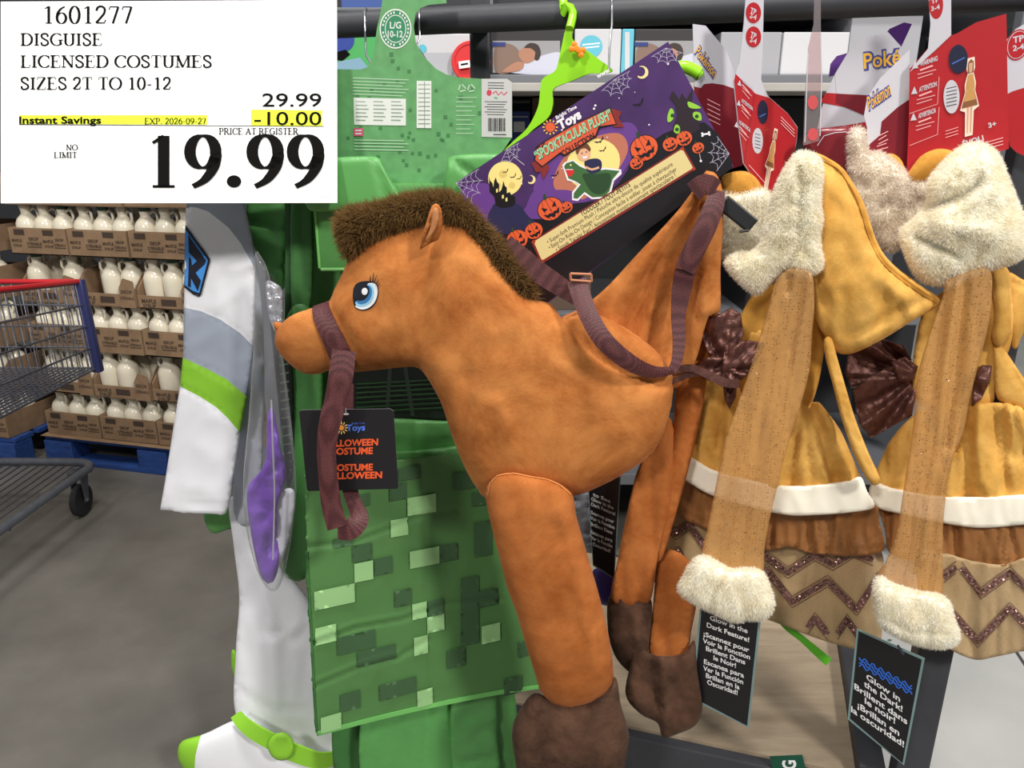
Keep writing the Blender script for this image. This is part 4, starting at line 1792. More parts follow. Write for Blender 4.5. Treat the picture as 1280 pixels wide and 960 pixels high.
d.poly([(442.5, 160), (454, 160.3), (454, 170), (442.5, 170)], mat('print_magenta', (206, 84, 120), .5))
d.line([(444.5, 163), (452, 163)], 1.6, M_pw)
d.line([(444.5, 167), (452, 167)], 1.6, M_pw)
for i in range(4):
    d.line([(443, 175 + 4 * i), (505 + (i % 2) * 6, 176 + 4 * i)], 1.2, M_hcl)
d.at(5)
# recycling arrows and small print on the right flap
for cx in (577.5, 589):
    for k in range(3):
        a = math.radians(120 * k - 90)
        b = math.radians(120 * k + 5)
        d.line([(cx + 5 * math.cos(a), 110.5 + 5 * math.sin(a)), (cx + 5 * math.cos(b), 110.5 + 5 * math.sin(b))], 1.8, M_hcl)
for i in range(9):
    d.line([(570, 122 + 5.6 * i), (596 - (i * 5 % 9), 122 + 5.6 * i)], 1.0, M_hcl)
M_lab = mat('label_grey_white', (196, 196, 194), .5)
d.poly([(602, 98.5), (634, 98.5), (640, 103), (640, 172), (602, 171)], M_lab)
M_lred = mat('label_red', (196, 66, 84), .5)
d.disc((611.5, 116), 3.2, M_lred, 4)
d.line([(616, 117), (620, 114), (623, 119), (627, 115), (630, 119), (634, 115)], 1.6, M_lred, True)
d.line([(618, 122), (622, 123)], 2, mat('label_green', (80, 168, 110), .5))
for i in range(3):
    d.line([(610, 103.5 + 3.3 * i), (630, 103.8 + 3.3 * i)], .8, M_ink)
for i in range(6):
    d.line([(606 + (i % 2) * 3, 127 + 3.2 * i), (634 - (i % 3) * 2, 127.4 + 3.2 * i)], .7, M_ink)
for i in range(14):
    d.line([(610.5 + 1.58 * i, 147.5), (610.5 + 1.58 * i, 164)], .5 + (i * 7 % 4) * .2, M_ink)
d.line([(617, 168), (633, 168.2)], 1.0, M_ink)
d.build('card_print', hc)


def rail_hook(name, x, parent, end, r=.0016, over=150):
    """wire hook round the rail at x, running down to the world point end"""
    y = rail_y(x)
    R = .0195 + r + .0006
    pts = [(x, y - R * math.cos(math.radians(t)), 1.616 + R * math.sin(math.radians(t))) for t in range(0, over, 18)]
    pts.reverse()
    e = Vector(end)
    m1 = Vector((x, y - R - .0005, 1.59))
    mb = MB()
    mb.tube(catmull(pts + [tuple(m1), tuple(m1.lerp(e, .6) + Vector((-.004, -.002, 0))), tuple(e)], .006), r, 8)
    return mb.build(name, M_wire, parent, True)


wh = thing('wire_hanger', 'thin silver wire hanger hook left of the green header card', 'hanger', P(462, 76, (1.24, 0, 0)))
rail_hook('hook', P(455, 40, (1.3, 0, 0)).x, wh, P(464, 80, (1.285, 0, 0)))
wh2 = thing('wire_hanger', 'thin silver wire hanger hook tight against right of header neck', 'hanger', P(522, 60, (1.24, 0, 0)))
rail_hook('hook', P(521, 30, (1.25, 0, 0)).x, wh2, P(524, 62, (1.275, 0, 0)))
for o_, q in ((wh, P(464, 80, (1.285, 0, 0))), (wh2, P(524, 62, (1.275, 0, 0)))):
    mb = MB()
    mb.tube([q, q + Vector((.02, .01, -.03)), q + Vector((.09, .02, -.075)), q + Vector((-.09, .0, -.075)), q + Vector((-.02, 0, -.03)), q], .0016, 7)
    mb.build('shoulder_wire', M_wire, o_, True)
# ================================================================== WHITE SPACE SUIT
M_sw = mat('suit_white', (240, 240, 246), 0.6, var=0.02, scale=20, bump=0.04, bscale=700, sheen=.1)
M_sg = mat('suit_blue_grey', (160, 168, 184), 0.6, var=0.03, scale=20, bump=0.04, bscale=700)
M_sl = mat('suit_lime', (142, 204, 52), 0.55, var=0.03, scale=20, bump=0.04, bscale=700)
suit = thing('space_suit', 'white grey and lime space suit costume hanging at the left end', 'costume', P(330, 940, (1.32, 0, 0)))
cA = [(226, 256), (232, 260), (246, 262), (260, 267), (285, 287), (300, 306), (312, 327), (322, 345)]
cB = [(226, 384), (230, 385), (252, 390), (275, 400), (300, 417), (317, 434), (324, 442)]
cC = [(224, 445), (229, 447), (257, 460), (282, 473), (308, 495), (314, 500)]
cD = [(220, 480), (225, 482), (250, 495), (270, 508), (284, 521), (301, 541), (306, 546)]
SLV = [(233, 235), (300, 235), (312, 280), (319, 315), (319.5, 352), (319, 390), (317, 440), (309, 495), (299.5, 545), (291, 600), (287, 630), (282, 642), (242, 641), (200, 637),
       (207, 597), (213.5, 555), (225, 482), (229, 440), (230.5, 350), (232, 285)]


def below(curve):
    cx = [p[0] for p in curve]
    cy = [p[1] for p in curve]
    return lambda xs, ys: ys > np.interp(xs, cx, cy)


bA, bB, bC, bD = below(cA), below(cB), below(cC), below(cD)


def slv_zone(xs, ys):
    z = np.zeros(len(xs), int)          # 0 grey shoulder
    z[bA(xs, ys)] = 1                   # white
    z[bB(xs, ys)] = 0                   # grey band
    z[bC(xs, ys)] = 2                   # lime
    z[bD(xs, ys)] = 1                   # white cuff
    return z


sleeve = Pillow(SLV, (1.255, -.1, 0), .022, .014, smooth_rim=False, step=6, cuts=(cA, cB, cC, cD),
                fold=summed(drape(.006, 60, 70, 2, .5), ridges((-.003, 1.5, [(202, 625), (245, 629), (286, 629)]), (-.003, 2, cC), (-.003, 2, cD), (-.002, 2, cB),
                                                               (.004, 6, [(290, 340), (318, 330)]), (.003, 6, [(270, 385), (316, 352)]))))
so = sleeve.build('sleeve', [M_sg, M_sw, M_sl], suit, zone=slv_zone)
# badge
d = Decals(sleeve, lift=.0030, dl=.0009, step=2.5)
M_bk = mat('badge_navy_black', (28, 28, 44), .5)
M_bb = mat('badge_blue', (74, 154, 236), .5)
d.poly([(232.0, 283.8), (262.7, 326), (262.7, 329), (251.5, 370), (248.5, 372.4), (241.4, 369.1), (230.5, 360.3)], M_bk)
d.poly([(232.2, 289), (260, 327.5), (249.3, 367.6), (241.6, 365), (231, 357.5)], M_bb)
d.poly([(235.9, 296.3), (257.8, 328.6), (255.6, 333), (244.7, 342.8), (251.3, 352.7), (247.4, 365.3), (239.2, 349.4), (238.7, 360.9), (235.4, 359.2), (236.5, 323.1), (239.2, 325.9), (240.3, 334.1), (246.3, 328.6), (236.5, 317.7)], M_bk)
d.poly([(231.2, 326), (233.6, 330), (233.3, 338), (231, 339)], M_sw)
d.build('arm_badge', so)
# grey torso behind the sleeve
t = Pillow([(262, 235), (306, 235), (309, 272), (313, 298), (321, 330), (329, 400), (330, 520), (322, 640), (292, 640), (300, 480), (306, 330)], (1.335, 0, 0), .016,
           fold=drape(.008, 30, 80, 4))
t.build('torso', mat('suit_pale_grey', (190, 193, 204), .6, var=.03, scale=20), suit)
# leg
LEG = [(288, 622), (330, 636), (346, 700), (372, 730), (396, 762), (430, 800), (430, 930), (405, 952), (365, 945), (340, 925), (296, 896), (294.6, 818), (299, 747), (292.5, 685)]
leg = Pillow(LEG, (1.36, 0, 0), .04, .03, k=.6, smooth_rim=True, step=7,
             fold=summed(drape(.007, 34, 110, 6), ridges((.008, 6, [(320, 700), (340, 780), (348, 880)]), (-.007, 6, [(300, 690), (330, 790), (372, 800), (392, 760)]),
                                                         (-.005, 4, [(298, 860), (330, 882), (380, 886)]), (.006, 5, [(350, 800), (392, 770)]))))
leg.build('trouser_leg', M_sw, suit)
boot = Pillow([(222, 941), (228, 926), (256, 917), (297, 899), (320, 905), (350, 930), (400, 945), (428, 930), (434, 1000), (290, 1000), (240, 970), (226, 956)],
              (1.335, 0, 0), .05, .03, k=.6, cuts=([(255, 912), (252, 920), (246, 945), (244, 975)],))
bo = boot.build('boot', [M_sw, M_sl], suit, zone=lambda xs, ys: (xs < np.interp(ys, [912, 920, 945, 975], [255, 252, 246, 244])).astype(int))
ribbon('boot_strap', [(294, 893, 1.306, 14), (303, 904, 1.288, 17), (318, 916, 1.276, 19), (340, 928, 1.272, 20), (366, 941, 1.272, 22), (398, 951, 1.276, 20), (424, 947, 1.288, 16)], M_sl, suit, .004,
       label='lime strap around the boot')
q = Pillow([(334, 932), (340, 920), (352, 915), (363, 920), (368, 932), (364, 946), (352, 951), (340, 946)], (1.266, 0, 0), .008)
q.build('strap_button', M_sl, suit)
q = Pillow([(290, 812), (297, 818), (299, 850), (293, 846), (289, 830)], (1.39, 0, 0), .012)
q.build('rear_trim', M_sl, suit)
q = Pillow([(256, 640), (292, 636), (294, 658), (284, 662), (264, 666)], (1.40, 0, 0), .012)
q.build('rear_cuff', mat('suit_green', (96, 160, 84), .55), suit, label='green cuff behind the sleeve')

# clear bag with folded purple and white fabric
M_purp = mat('purple_satin', (132, 82, 196), 0.4, var=.08, scale=18)
bagpl = (1.20, 0, 0)
pur = thing('purple_fabric', 'folded purple fabric packed in the clear bag beside the suit', 'fabric', P(335, 728, (1.21, 0, 0)))
q = Pillow([(309, 632), (311, 606), (331, 578), (334, 522), (341, 510), (350, 555), (358, 592), (350, 622), (346, 645), (349, 700), (341, 728), (328, 724), (318, 690)],
           (1.200, 0, 0), .014, .01, fold=summed(drape(.016, 14, 30, 7, .4), ridges((.008, 3, [(312, 612), (336, 580)]), (-.007, 3, [(314, 630), (344, 636)]),
                                                                                  (-.005, 2, [(336, 660), (334, 720)]))))
q.build('folded_fabric', M_purp, pur)
wht = thing('white_fabric', 'white fabric piece beside the purple fabric in the clear bag', 'fabric', P(356, 690, (1.222, 0, 0)))
q = Pillow([(340, 618), (367, 612), (367, 650), (352, 702), (344, 694), (342, 650)], (1.204, 0, 0), .008, .006, fold=drape(.004, 14, 40, 2))
q.build('folded_fabric', M_sw, wht)
bag = thing('clear_bag', 'long clear plastic bag hanging beside the white suit sleeve', 'bag', P(338, 738, bagpl))
M_film = clear_film('bag_film', fac=.05)
q = Pillow([(319, 316), (326, 320), (337, 346), (350, 420), (361, 500), (369, 580), (370, 622), (363, 680), (351, 730), (338, 738), (322, 715), (308, 662), (304, 600), (311, 520), (317, 430), (318, 360)],
           bagpl, .024, .03, fold=drape(.007, 16, 60, 11, .1), step=5)
q.build('bag_film', M_film, bag)
ribbon('bag_seam', [(339, 500, 1.168, 2), (341, 560, 1.168, 2), (343, 620, 1.168, 2), (341, 700, 1.17, 2)], clear_film('bag_weld', fac=.5), bag, .0008)
q = Pillow([(333, 352), (344, 354), (353, 364), (354, 402), (346, 416), (338, 402), (334, 380)], (1.235, 0, 0), .006, .004, fold=drape(.012, 6, 10, 5), step=2.5)
q.build('bag_highlight', mat('film_highlight_silver', (214, 216, 224), .12, metal=.3), bag)  # highlight on the crinkled clear film, painted as an opaque silver piece
# dotted black tape behind the bag
bt = thing('mesh_strip', 'black dotted net strip behind the clear bag', 'fabric', P(355, 600, (1.245, 0, 0)))
q = Pillow([(344, 430), (362, 440), (368, 520), (366, 596), (358, 606), (352, 540), (346, 480)], (1.245, 0, 0), .006)
bo_ = q.build('strip_net', mat('black_net', (30, 34, 34), .6), bt)
d = Decals(q, lift=.001)
for i in range(14):
    d.line([(349 + i * .4, 446 + 11 * i), (360 + i * .4, 444 + 11 * i)], 2.2, mat('net_fleck', (98, 120, 92), .6))
d.build('strip_dots', bo_)
# ================================================================== PLUSH HORSE RIDE-ON COSTUME
M_velour = velour('orange_brown_velour', (152, 82, 32), (204, 132, 70), 10)
M_velour2 = velour('deep_orange_velour', (152, 82, 32), (190, 116, 60), 9)
M_plushdk = velour('dark_brown_plush', (58, 38, 28), (96, 68, 52), 16)
M_mane = mat('mane_base', (78, 57, 30), 0.9)
M_manef = furmat('mane_fur', (118, 90, 52), (152, 120, 76), 60)
M_web = weave('maroon_webbing', (70, 28, 32), (120, 68, 66), 430)
M_thread = mat('pale_seam_thread', (214, 140, 76), 0.8)

hp_ = (1.045, -.14, 0)
horse = thing('plush_horse', 'orange brown plush horse ride-on costume with dark mane hanging in front', 'costume', P(690, 900, (1.03, 0, 0)))
BODY = [(345, 424), (347, 412), (356, 401), (370, 392), (394, 384), (404, 381), (414, 376), (420, 363), (427, 349), (436, 328), (446, 312), (467, 297), (495, 285), (530, 276), (565, 274), (585, 281),
        (600, 297), (616, 318), (634, 345), (651, 366), (664, 374), (689, 380), (702, 398), (724, 386), (744, 392), (780, 410), (820, 440), (838, 470), (837, 500), (831, 526), (820, 554), (806, 571), (785, 586),
        (750, 605), (720, 618), (690, 622), (640, 626), (606, 622), (598, 612), (591, 603), (579, 580), (566, 548), (553, 508), (545, 491), (534, 472), (522, 460), (505, 459), (476, 462),
        (445, 465), (428, 464), (414, 462), (404, 466), (392, 468), (376, 465), (358, 451), (347, 437)]
body = Pillow(BODY, hp_, .075, .06, k=.72, step=6.5,
              fold=summed(ridges((-.006, 7, [(445, 462), (505, 457), (540, 466)]), (-.010, 5, [(700, 402), (718, 425), (740, 446), (775, 466), (812, 478), (836, 478)]),
                                 (.006, 16, [(470, 430), (500, 400), (495, 350)]), (-.006, 12, [(530, 455), (545, 430)]),
                                 (-.007, 6, [(598, 612), (624, 592), (664, 594), (702, 606), (719, 619)]), (-.008, 10, [(413, 384), (432, 410), (445, 438), (446, 462)]),
                                 (-.004, 8, [(585, 470), (580, 540), (596, 590)]), (.004, 9, [(620, 500), (640, 560)])),
                          drape(.004, 60, 70, 12)))
bo = body.build('body', M_velour, horse)
# mane
mane = Pillow([(425, 283), (428, 270), (445, 264), (470, 259), (500, 251), (535, 246), (562, 246), (582, 258), (602, 280), (624, 306), (642, 330), (658, 352), (668, 372), (652, 370), (634, 350), (612, 320), (592, 293),
               (570, 278), (540, 278), (500, 286), (470, 297), (448, 314), (437, 322), (430, 304)], (1.02, -.14, 0), .028, .03, k=1.0, step=6)
mane.build('mane', M_mane, horse, fur=(15000, .013, .0011, .55, .15), fur_mat=M_manef)
# ear and the tip of the far ear
M_earin = mat('ear_lining', (176, 116, 70), .8, var=.1, scale=30)
e = Pillow([(525, 312), (527, 297), (531, 284), (536, 268), (540, 257), (545, 254), (551, 260), (553, 275), (552, 290), (547, 300), (538, 304), (530, 309)], (.965, -.14, 0), .012, .012,
           fold=ridges((-.009, 3, [(546, 262), (541, 285), (531, 303)]), (.004, 3, [(538, 268), (531, 295)])), step=4)
eo = e.build('ear', M_velour, horse)
e2 = Pillow([(541, 262), (547, 260), (549, 272), (545, 286), (536, 299), (531, 302), (538, 284)], (.951, -.14, 0), .003, .004, step=4)
e2.build('ear_lining', M_earin, eo)
q = Pillow([(341, 403), (347, 402), (356, 406), (352, 413), (346, 416)], (1.04, -.14, 0), .008)
q.build('nostril_flap', M_velour2, horse)
# embroidered eye
d = Decals(body, lift=.0008, dl=.0003, step=5)
M_ek, M_ew = mat('eye_black_thread', (22, 24, 34), .5), mat('eye_white_thread', (238, 240, 244), .5)
M_eb, M_el = mat('eye_blue_thread', (58, 122, 178), .45), mat('eye_pale_thread', (150, 204, 234), .45)
d.poly([(449, 366), (453, 359), (462, 356.5), (472, 357.5), (479, 362), (480.5, 371), (478, 381), (471, 389), (461, 391.5), (452, 388), (449, 378)], M_ek, True)
d.poly([(467, 360), (475, 359.5), (479, 365), (479, 374), (475, 383), (467, 389), (458, 390), (451.5, 386), (455, 384), (463, 384), (471, 376), (472, 366)], M_ew, True)
d.poly([(466, 361), (471.5, 361), (475, 367), (474.5, 375), (470, 383), (462, 387), (454, 386), (452, 381), (460, 382), (467, 376), (469, 367)], M_el, True)
d.poly([(464, 362), (470, 363), (472.5, 368), (471, 376), (466, 382), (458, 384), (453, 380), (458, 377), (464, 371)], M_eb, True)
d.poly([(450.5, 368), (454, 361), (462, 359), (468, 363), (469, 371), (464, 378), (457, 380), (451.5, 377)], M_ek, True)
d.disc((463.5, 369), 3.7, M_ew, 4.2)
for a, b in (((470, 358), (470, 350)), ((473, 358.5), (474.5, 346.5)), ((475.5, 360), (478.5, 350)), ((478, 362), (481.5, 355)), ((479.5, 364.5), (482.5, 360))):
    d.line([a, b], [1.6, .5], M_ek)
d.build('eye', bo)
# nose band and hanging rein
ribbon('nose_band', [(404, 380, .004, 20), (410, 396, .003, 22), (419, 414, .002, 24), (428, 434, .003, 26), (434, 452, .006, 27), (433, 462, .014, 27)], M_web, horse, target=body, lift=.001)
RY = .955
ribbon('rein', [(430, 438, RY + .008, 30), (426, 470, RY, 31), (420, 500, RY, 29), (412, 530, RY - .002, 27), (408, 562, RY, 24), (410, 595, RY, 24), (414, 630, RY + .002, 25), (422, 660, RY, 26)], M_web, horse, curl=.002)
ribbon('rein', [(422, 664, RY + .001, 20), (438, 662, RY + .004, 26), (449, 648, RY + .014, 24), (444, 632, RY + .03, 19), (438, 615, RY + .045, 19), (436, 590, RY + .05, 20), (432, 540, RY + .05, 20), (432, 480, RY + .05, 20)], M_web, horse)
# cape / saddle flap rising behind
CAPE = [(700, 402), (724, 386), (756, 361), (800, 314), (844, 267), (872, 230), (883, 213), (892, 215), (899, 224), (904, 245), (904, 283), (901, 336), (900, 390), (886, 396), (870, 450), (852, 480), (838, 486), (800, 486), (760, 470), (730, 444)]
cape = Pillow(CAPE, (1.075, -.17, 0), .02, .012, step=6.5,
              fold=summed(ridges((.012, 9, [(874, 232), (830, 320), (800, 430)]), (-.010, 6, [(876, 260), (856, 340), (838, 450)]), (.010, 6, [(886, 260), (880, 330), (878, 390)]),
                                 (.008, 10, [(868, 240), (790, 350), (752, 420)]), (-.007, 8, [(868, 250), (815, 340), (780, 440)])), drape(.006, 30, 90, 4, .5)))
cape.build('saddle_flap', M_velour, horse)
tl = Pillow([(852, 392), (897, 390), (890, 430), (884, 470), (872, 540), (846, 640), (826, 700), (816, 690), (832, 600), (842, 520), (846, 450)], (1.10, -.17, 0), .016, fold=drape(.012, 14, 160, 9, .12))
tl.build('hanging_flap', M_velour2, horse)
# shoulder straps
ribbon('shoulder_strap', [(632, 302, 1.02, 20), (650, 320, 1.015, 25), (676, 342, 1.01, 26), (700, 358, 1.005, 24), (726, 376, 1.0, 18)], M_web, horse)
ribbon('shoulder_strap', [(721, 350, .985, 25), (728, 374, .965, 24), (738, 398, .945, 24), (752, 422, .932, 24), (772, 442, .93, 23), (796, 458, .935, 20), (818, 465, .95, 15), (842, 463, .965, 9)], M_web, horse, curl=.002)
ribbon('shoulder_strap', [(838, 466, .966, 10), (846, 452, .97, 13), (849, 425, .978, 16), (848, 395, .985, 18), (852, 362, .988, 24), (857, 338, .985, 26)], M_web, horse)
ribbon('shoulder_strap', [(856, 338, .982, 26), (868, 312, .98, 27), (882, 284, .98, 27), (893, 256, .985, 25), (897, 238, .995, 18)], M_web, horse, curl=.002)
ribbon('shoulder_strap', [(866, 240, .99, 24), (882, 230, .988, 26), (896, 236, .99, 22)], M_web, horse)
M_buck = mat('tan_strap_buckle', (176, 112, 78), .5)
mb = MB()
b0 = P(725, 345, .98)
for s in (0, 1):
    a_, b_ = P(713, 342 + 8 * s, .979), P(739, 343 + 9 * s, .979)
    mb.tube([a_, b_], .0018, 6)
mb.tube([P(713, 342, .979), P(713.5, 350, .979)], .0018, 6)
mb.tube([P(739, 343, .979), P(739.5, 352, .979)], .0018, 6)
mb.build('strap_slider', M_buck, horse, True)
# stuffed foreleg and hoof
LEGO = [(607, 622), (611, 604), (622, 594), (642, 591), (664, 595), (686, 599), (702, 606), (716, 619), (720, 643), (727, 668), (736, 700), (745, 730), (753, 760), (760, 790), (765, 820), (767, 846), (760, 862), (740, 877),
        (712, 885), (692, 881), (676, 864), (668, 840), (656, 802), (645, 765), (634, 735), (625, 700), (616, 665)]
fl_ = Pillow(LEGO, (1.0, -.12, 0), .06, .05, k=.8, step=6, fold=summed(drape(.005, 50, 50, 3), ridges((.004, 6, [(700, 640), (725, 740), (745, 840)]))))
lo = fl_.build('foreleg', M_velour2, horse)
d = Decals(fl_, lift=.0012, step=5)
d.line(densify([(611, 622), (614, 606), (623, 597), (642, 594.5), (664, 598.5), (685, 602), (700, 609), (713, 620)], 4, False), 1.4, M_thread, True)
d.build('seam_stitching', lo)
hf = Pillow([(668, 866), (648, 890), (640, 912), (643, 945), (652, 975), (690, 992), (740, 990), (775, 970), (785, 935), (785, 912), (776, 880), (768, 846), (740, 872), (712, 880), (692, 877)], (1.005, -.12, 0), .062, .05, k=.8,
            fold=drape(.005, 24, 24, 5))
hf.build('hoof', M_plushdk, lo)
# limp hind legs hanging behind the belly
for o, pl, ho, hpl in (([(812, 560), (834, 520), (846, 560), (836, 640), (822, 700), (812, 752), (786, 758), (764, 748), (772, 700), (784, 640), (796, 590)], (1.10, -.17, 0),
                        [(762, 744), (790, 752), (814, 750), (812, 800), (806, 838), (790, 842), (770, 822), (760, 790)], (1.105, -.17, 0)),
                       ([(826, 690), (862, 700), (872, 740), (864, 790), (858, 826), (834, 828), (812, 822), (816, 760)], (1.115, -.17, 0),
                        [(793, 792), (812, 816), (834, 820), (856, 816), (868, 800), (872, 840), (878, 882), (870, 906), (846, 918), (828, 922), (822, 904), (800, 892), (782, 868), (788, 828)], (1.095, -.17, 0))):
    q = Pillow(o, pl, .018, .014, fold=drape(.012, 14, 140, o[0][0] * .1))
    lo = q.build('hind_leg', M_velour2, horse)
    q = Pillow(ho, hpl, .024, .016, fold=summed(drape(.014, 20, 60, o[0][0] * .2, -.2), ridges((.012, 5, [(ho[0][0] + 34, ho[0][1] + 30), (ho[0][0] + 40, ho[0][1] + 110)]))))
    q.build('hind_hoof', M_plushdk, lo)

# ------------------------------------------------------------------ hang tag of the horse
tgp = (.985, -.02, 0)
M_tagk = mat('matt_black_card', (24, 22, 26), .45)
M_or = mat('tag_orange', (238, 92, 44), .5)
M_tb = mat('tag_blue', (84, 122, 226), .5)
ht = thing('hang_tag', 'black card tag with orange HALLOWEEN COSTUME lettering under the horse head', 'tag', P(436, 612, tgp))
card('tag_card', [(374, 514), (378, 512.5), (488, 511), (492, 514), (498, 609), (496, 611), (386, 614), (383.5, 612)], tgp, .001, M_tagk, ht, edge=mat('tag_edge', (120, 120, 124), .5))
d = Decals(tgp, lift=.0004)
for s, x0, y0, x1, y1, ht_ in (('HALLOWEEN', 403, 558.5, 472.5, 556.2, 8.3), ('COSTUME', 412, 568.3, 466, 567, 8.3), ('COSTUME', 413, 588.5, 466, 587.5, 8.3), ('HALLOWEEN', 404, 599, 477.5, 597.2, 8.3)):
    d.text(s, (x0, y0), (x1, y1), M_or, .035, up=(x0 + .2, y0 - ht_))
d.text('Toys', (433, 538.3), (456.5, 537.6), M_tb, .03, up=(433, 530.5))
d.text('Bright Time', (440, 530.2), (456, 529.6), M_tb, .0)
M_sun = mat('tag_sun_yellow', (240, 206, 120), .5)
d.disc((427, 534.5), 3.4, mat('tag_sun_orange', (240, 150, 60), .5))
for k in range(12):
    a = math.radians(30 * k)
    d.line([(427 + 4.6 * math.cos(a), 534.5 + 4.6 * math.sin(a)), (427 + 8 * math.cos(a), 534.5 + 8 * math.sin(a))], 1.3, M_sun)
d.disc((432.5, 517.2), 4, M_lab, 1.3)
d.build('tag_print', ht)
mb = MB()
mb.tube(catmull([tuple(P(432.5, 517, .982)), tuple(P(431.5, 500, .975)), tuple(P(430, 470, .975)), tuple(P(431, 452, .975))], .01), .0006, 5)
mb.build('tag_string', mat('clear_tag_string', (205, 205, 208), .3), ht, True)

# ------------------------------------------------------------------ lime child's hanger with the purple box
M_lime = mat('lime_plastic', (150, 222, 38), .3, spec=.5)
lh = thing('lime_hanger', "lime green child's plastic hanger with orange clip on the rail", 'hanger', P(700, 110, (1.215, -.2, 0)))
lhp = (1.215, -.2, 0)
card('hanger_frame', catmull([(708, 34), (716, 34), (715, 47), (726, 61), (732, 62), (750, 75), (766, 88), (752, 92), (737, 92), (715, 101), (692, 111), (691, 130), (685, 147), (664, 164), (640, 190), (625, 210), (615, 205),
                    (640, 178), (659, 160), (672, 135), (675, 115), (677, 100), (686, 93), (695, 87), (701, 62)], 5, True), lhp, .007, M_lime, lh)
x_ = P(708, 20, (1.22, -.2, 0)).x
y_ = rail_y(x_)
mb = MB()
pts = [(x_ - .004, y_ + .023 * math.cos(math.radians(t)), 1.616 + .024 * math.sin(math.radians(t))) for t in range(0, 181, 20)]
q0, q1, q2 = P(700, -4, (y_ - .026, 0, 0)), P(716, 16, (y_ - .026, 0, 0)), P(712, 36, (1.212, -.2, 0))
mb.tube(catmull(pts + [tuple(q0.lerp(q1, .5)), tuple(q1), tuple(q2)], .006), .0062, 10)
mb.build('hanger_hook', M_lime, lh, True)
M_oc = mat('orange_clip', (240, 140, 30), .4)
mb = MB()
c_ = P(722, 62, (1.203, -.2, 0))
axc = (Vector((.85, 0, -.5)), Vector((0, 1, 0)), Vector((.5, 0, .85)))
mb.box(c_, .013, .008, .009, axc, bev=.002)
for s in (-1, 1):
    for t_ in (-1, 1):
        mb.lathe([(.001, -.004), (.0042, -.003), (.0045, 0), (.0042, .003), (.001, .004)], c_ + axc[0] * .0075 * s + axc[2] * .0035 * t_, 10, 0, (axc[0], axc[2], axc[1]))
mb.build('orange_clip', M_oc, lh, True, label='orange clip on the lime hanger')
mb = MB()
ca, cb = P(846, 86, (1.185, -.2, 0)), P(874, 92, (1.185, -.2, 0))
mb.tube(catmull([tuple(ca - Vector((.03, 0, .03))), tuple(ca), tuple(ca.lerp(cb, .5) + Vector((0, 0, .004))), tuple(cb)], .006), .0085, 10)
mb.tube([cb, cb + (cb - ca).normalized() * .005], [.0085, .003], 10)
mb.build('hanger_arm_tip', M_lime, lh, True)
mb = MB()
xh = P(765, 0, (1.2, 0, 0)).x
yh = rail_y(xh)
pts = [(xh, yh - .0215 * math.cos(math.radians(t)), 1.616 + .0215 * math.sin(math.radians(t))) for t in range(0, 150, 18)]
pts.reverse()
mb.tube(catmull(pts + [tuple(P(765, 30, (yh - .022, 0, 0))), tuple(P(762, 58, (yh - .03, 0, 0))), tuple(P(761, 88, (1.2, -.2, 0)))], .006), .0016, 8)
wk = thing('wire_hook', 'silver wire hook over the rail right of the lime hanger', 'hook', P(761, 88, (1.2, -.2, 0)))
mb.build('hook_wire', M_wire, wk, True)
# ================================================================== PURPLE TOY BOX
bp = (1.128, -.24, 0)
BC = [(570, 228), (835, 52), (917, 208), (675, 386)]
M_bx = mat('box_purple', (64, 42, 86), 0.32, c2=(92, 58, 122), scale=7, detail=3, coat=.2)
M_bside = mat('box_edge', (40, 36, 52), .5)
pb = thing('toy_box', 'purple Halloween plush toy box tilted behind the horse saddle', 'box', P(780, 330, bp))
nb = plane_normal(bp)
fr = [P(x, y, bp) for x, y in BC]
bk = [p - nb * .048 for p in fr]
mb = MB()
mb.add(fr + bk, [(0, 1, 2, 3), (7, 6, 5, 4), (0, 4, 5, 1), (1, 5, 6, 2), (2, 6, 7, 3), (3, 7, 4, 0)])
o = mb.build('box_body', [M_bx, M_bside], pb)
for i, p in enumerate(o.data.polygons):
    p.material_index = 0 if p.normal.dot(nb) > .9 else 1
d = Decals(bp, lift=.0004, dl=.00003)


def zb(x, y):
    return 560 + x / 3.556, 60 + y / 3.556


def Z(*pts):
    return [zb(*p) for p in pts]


def pm(n, c, r=.4):
    return mat('box_' + n, c, r, coat=.15)


K, ORG, CRM, VIO = pm('black', (22, 20, 26)), pm('orange', (226, 96, 52)), pm('cream', (238, 220, 158)), pm('violet', (104, 62, 140))
GLOW, MOON, NAVY, WH = pm('dusk_orange', (190, 116, 92)), pm('moon', (246, 226, 140)), pm('navy', (40, 42, 78)), pm('white', (240, 236, 240))
GRN, DGR, LGR, BRN, RIB, RIBD = pm('green', (64, 106, 58)), pm('dark_green', (40, 72, 42)), pm('leaf_green', (148, 204, 66)), pm('bark', (44, 32, 42)), pm('ribbon', (216, 88, 56)), pm('ribbon_dark', (132, 44, 40))
SK, HR, RED, TEAL = pm('skin', (232, 178, 140)), pm('hair', (110, 66, 42)), pm('red', (214, 44, 44)), pm('letter_green', (150, 214, 168))
ORD = pm('orange_dark', (176, 60, 36))
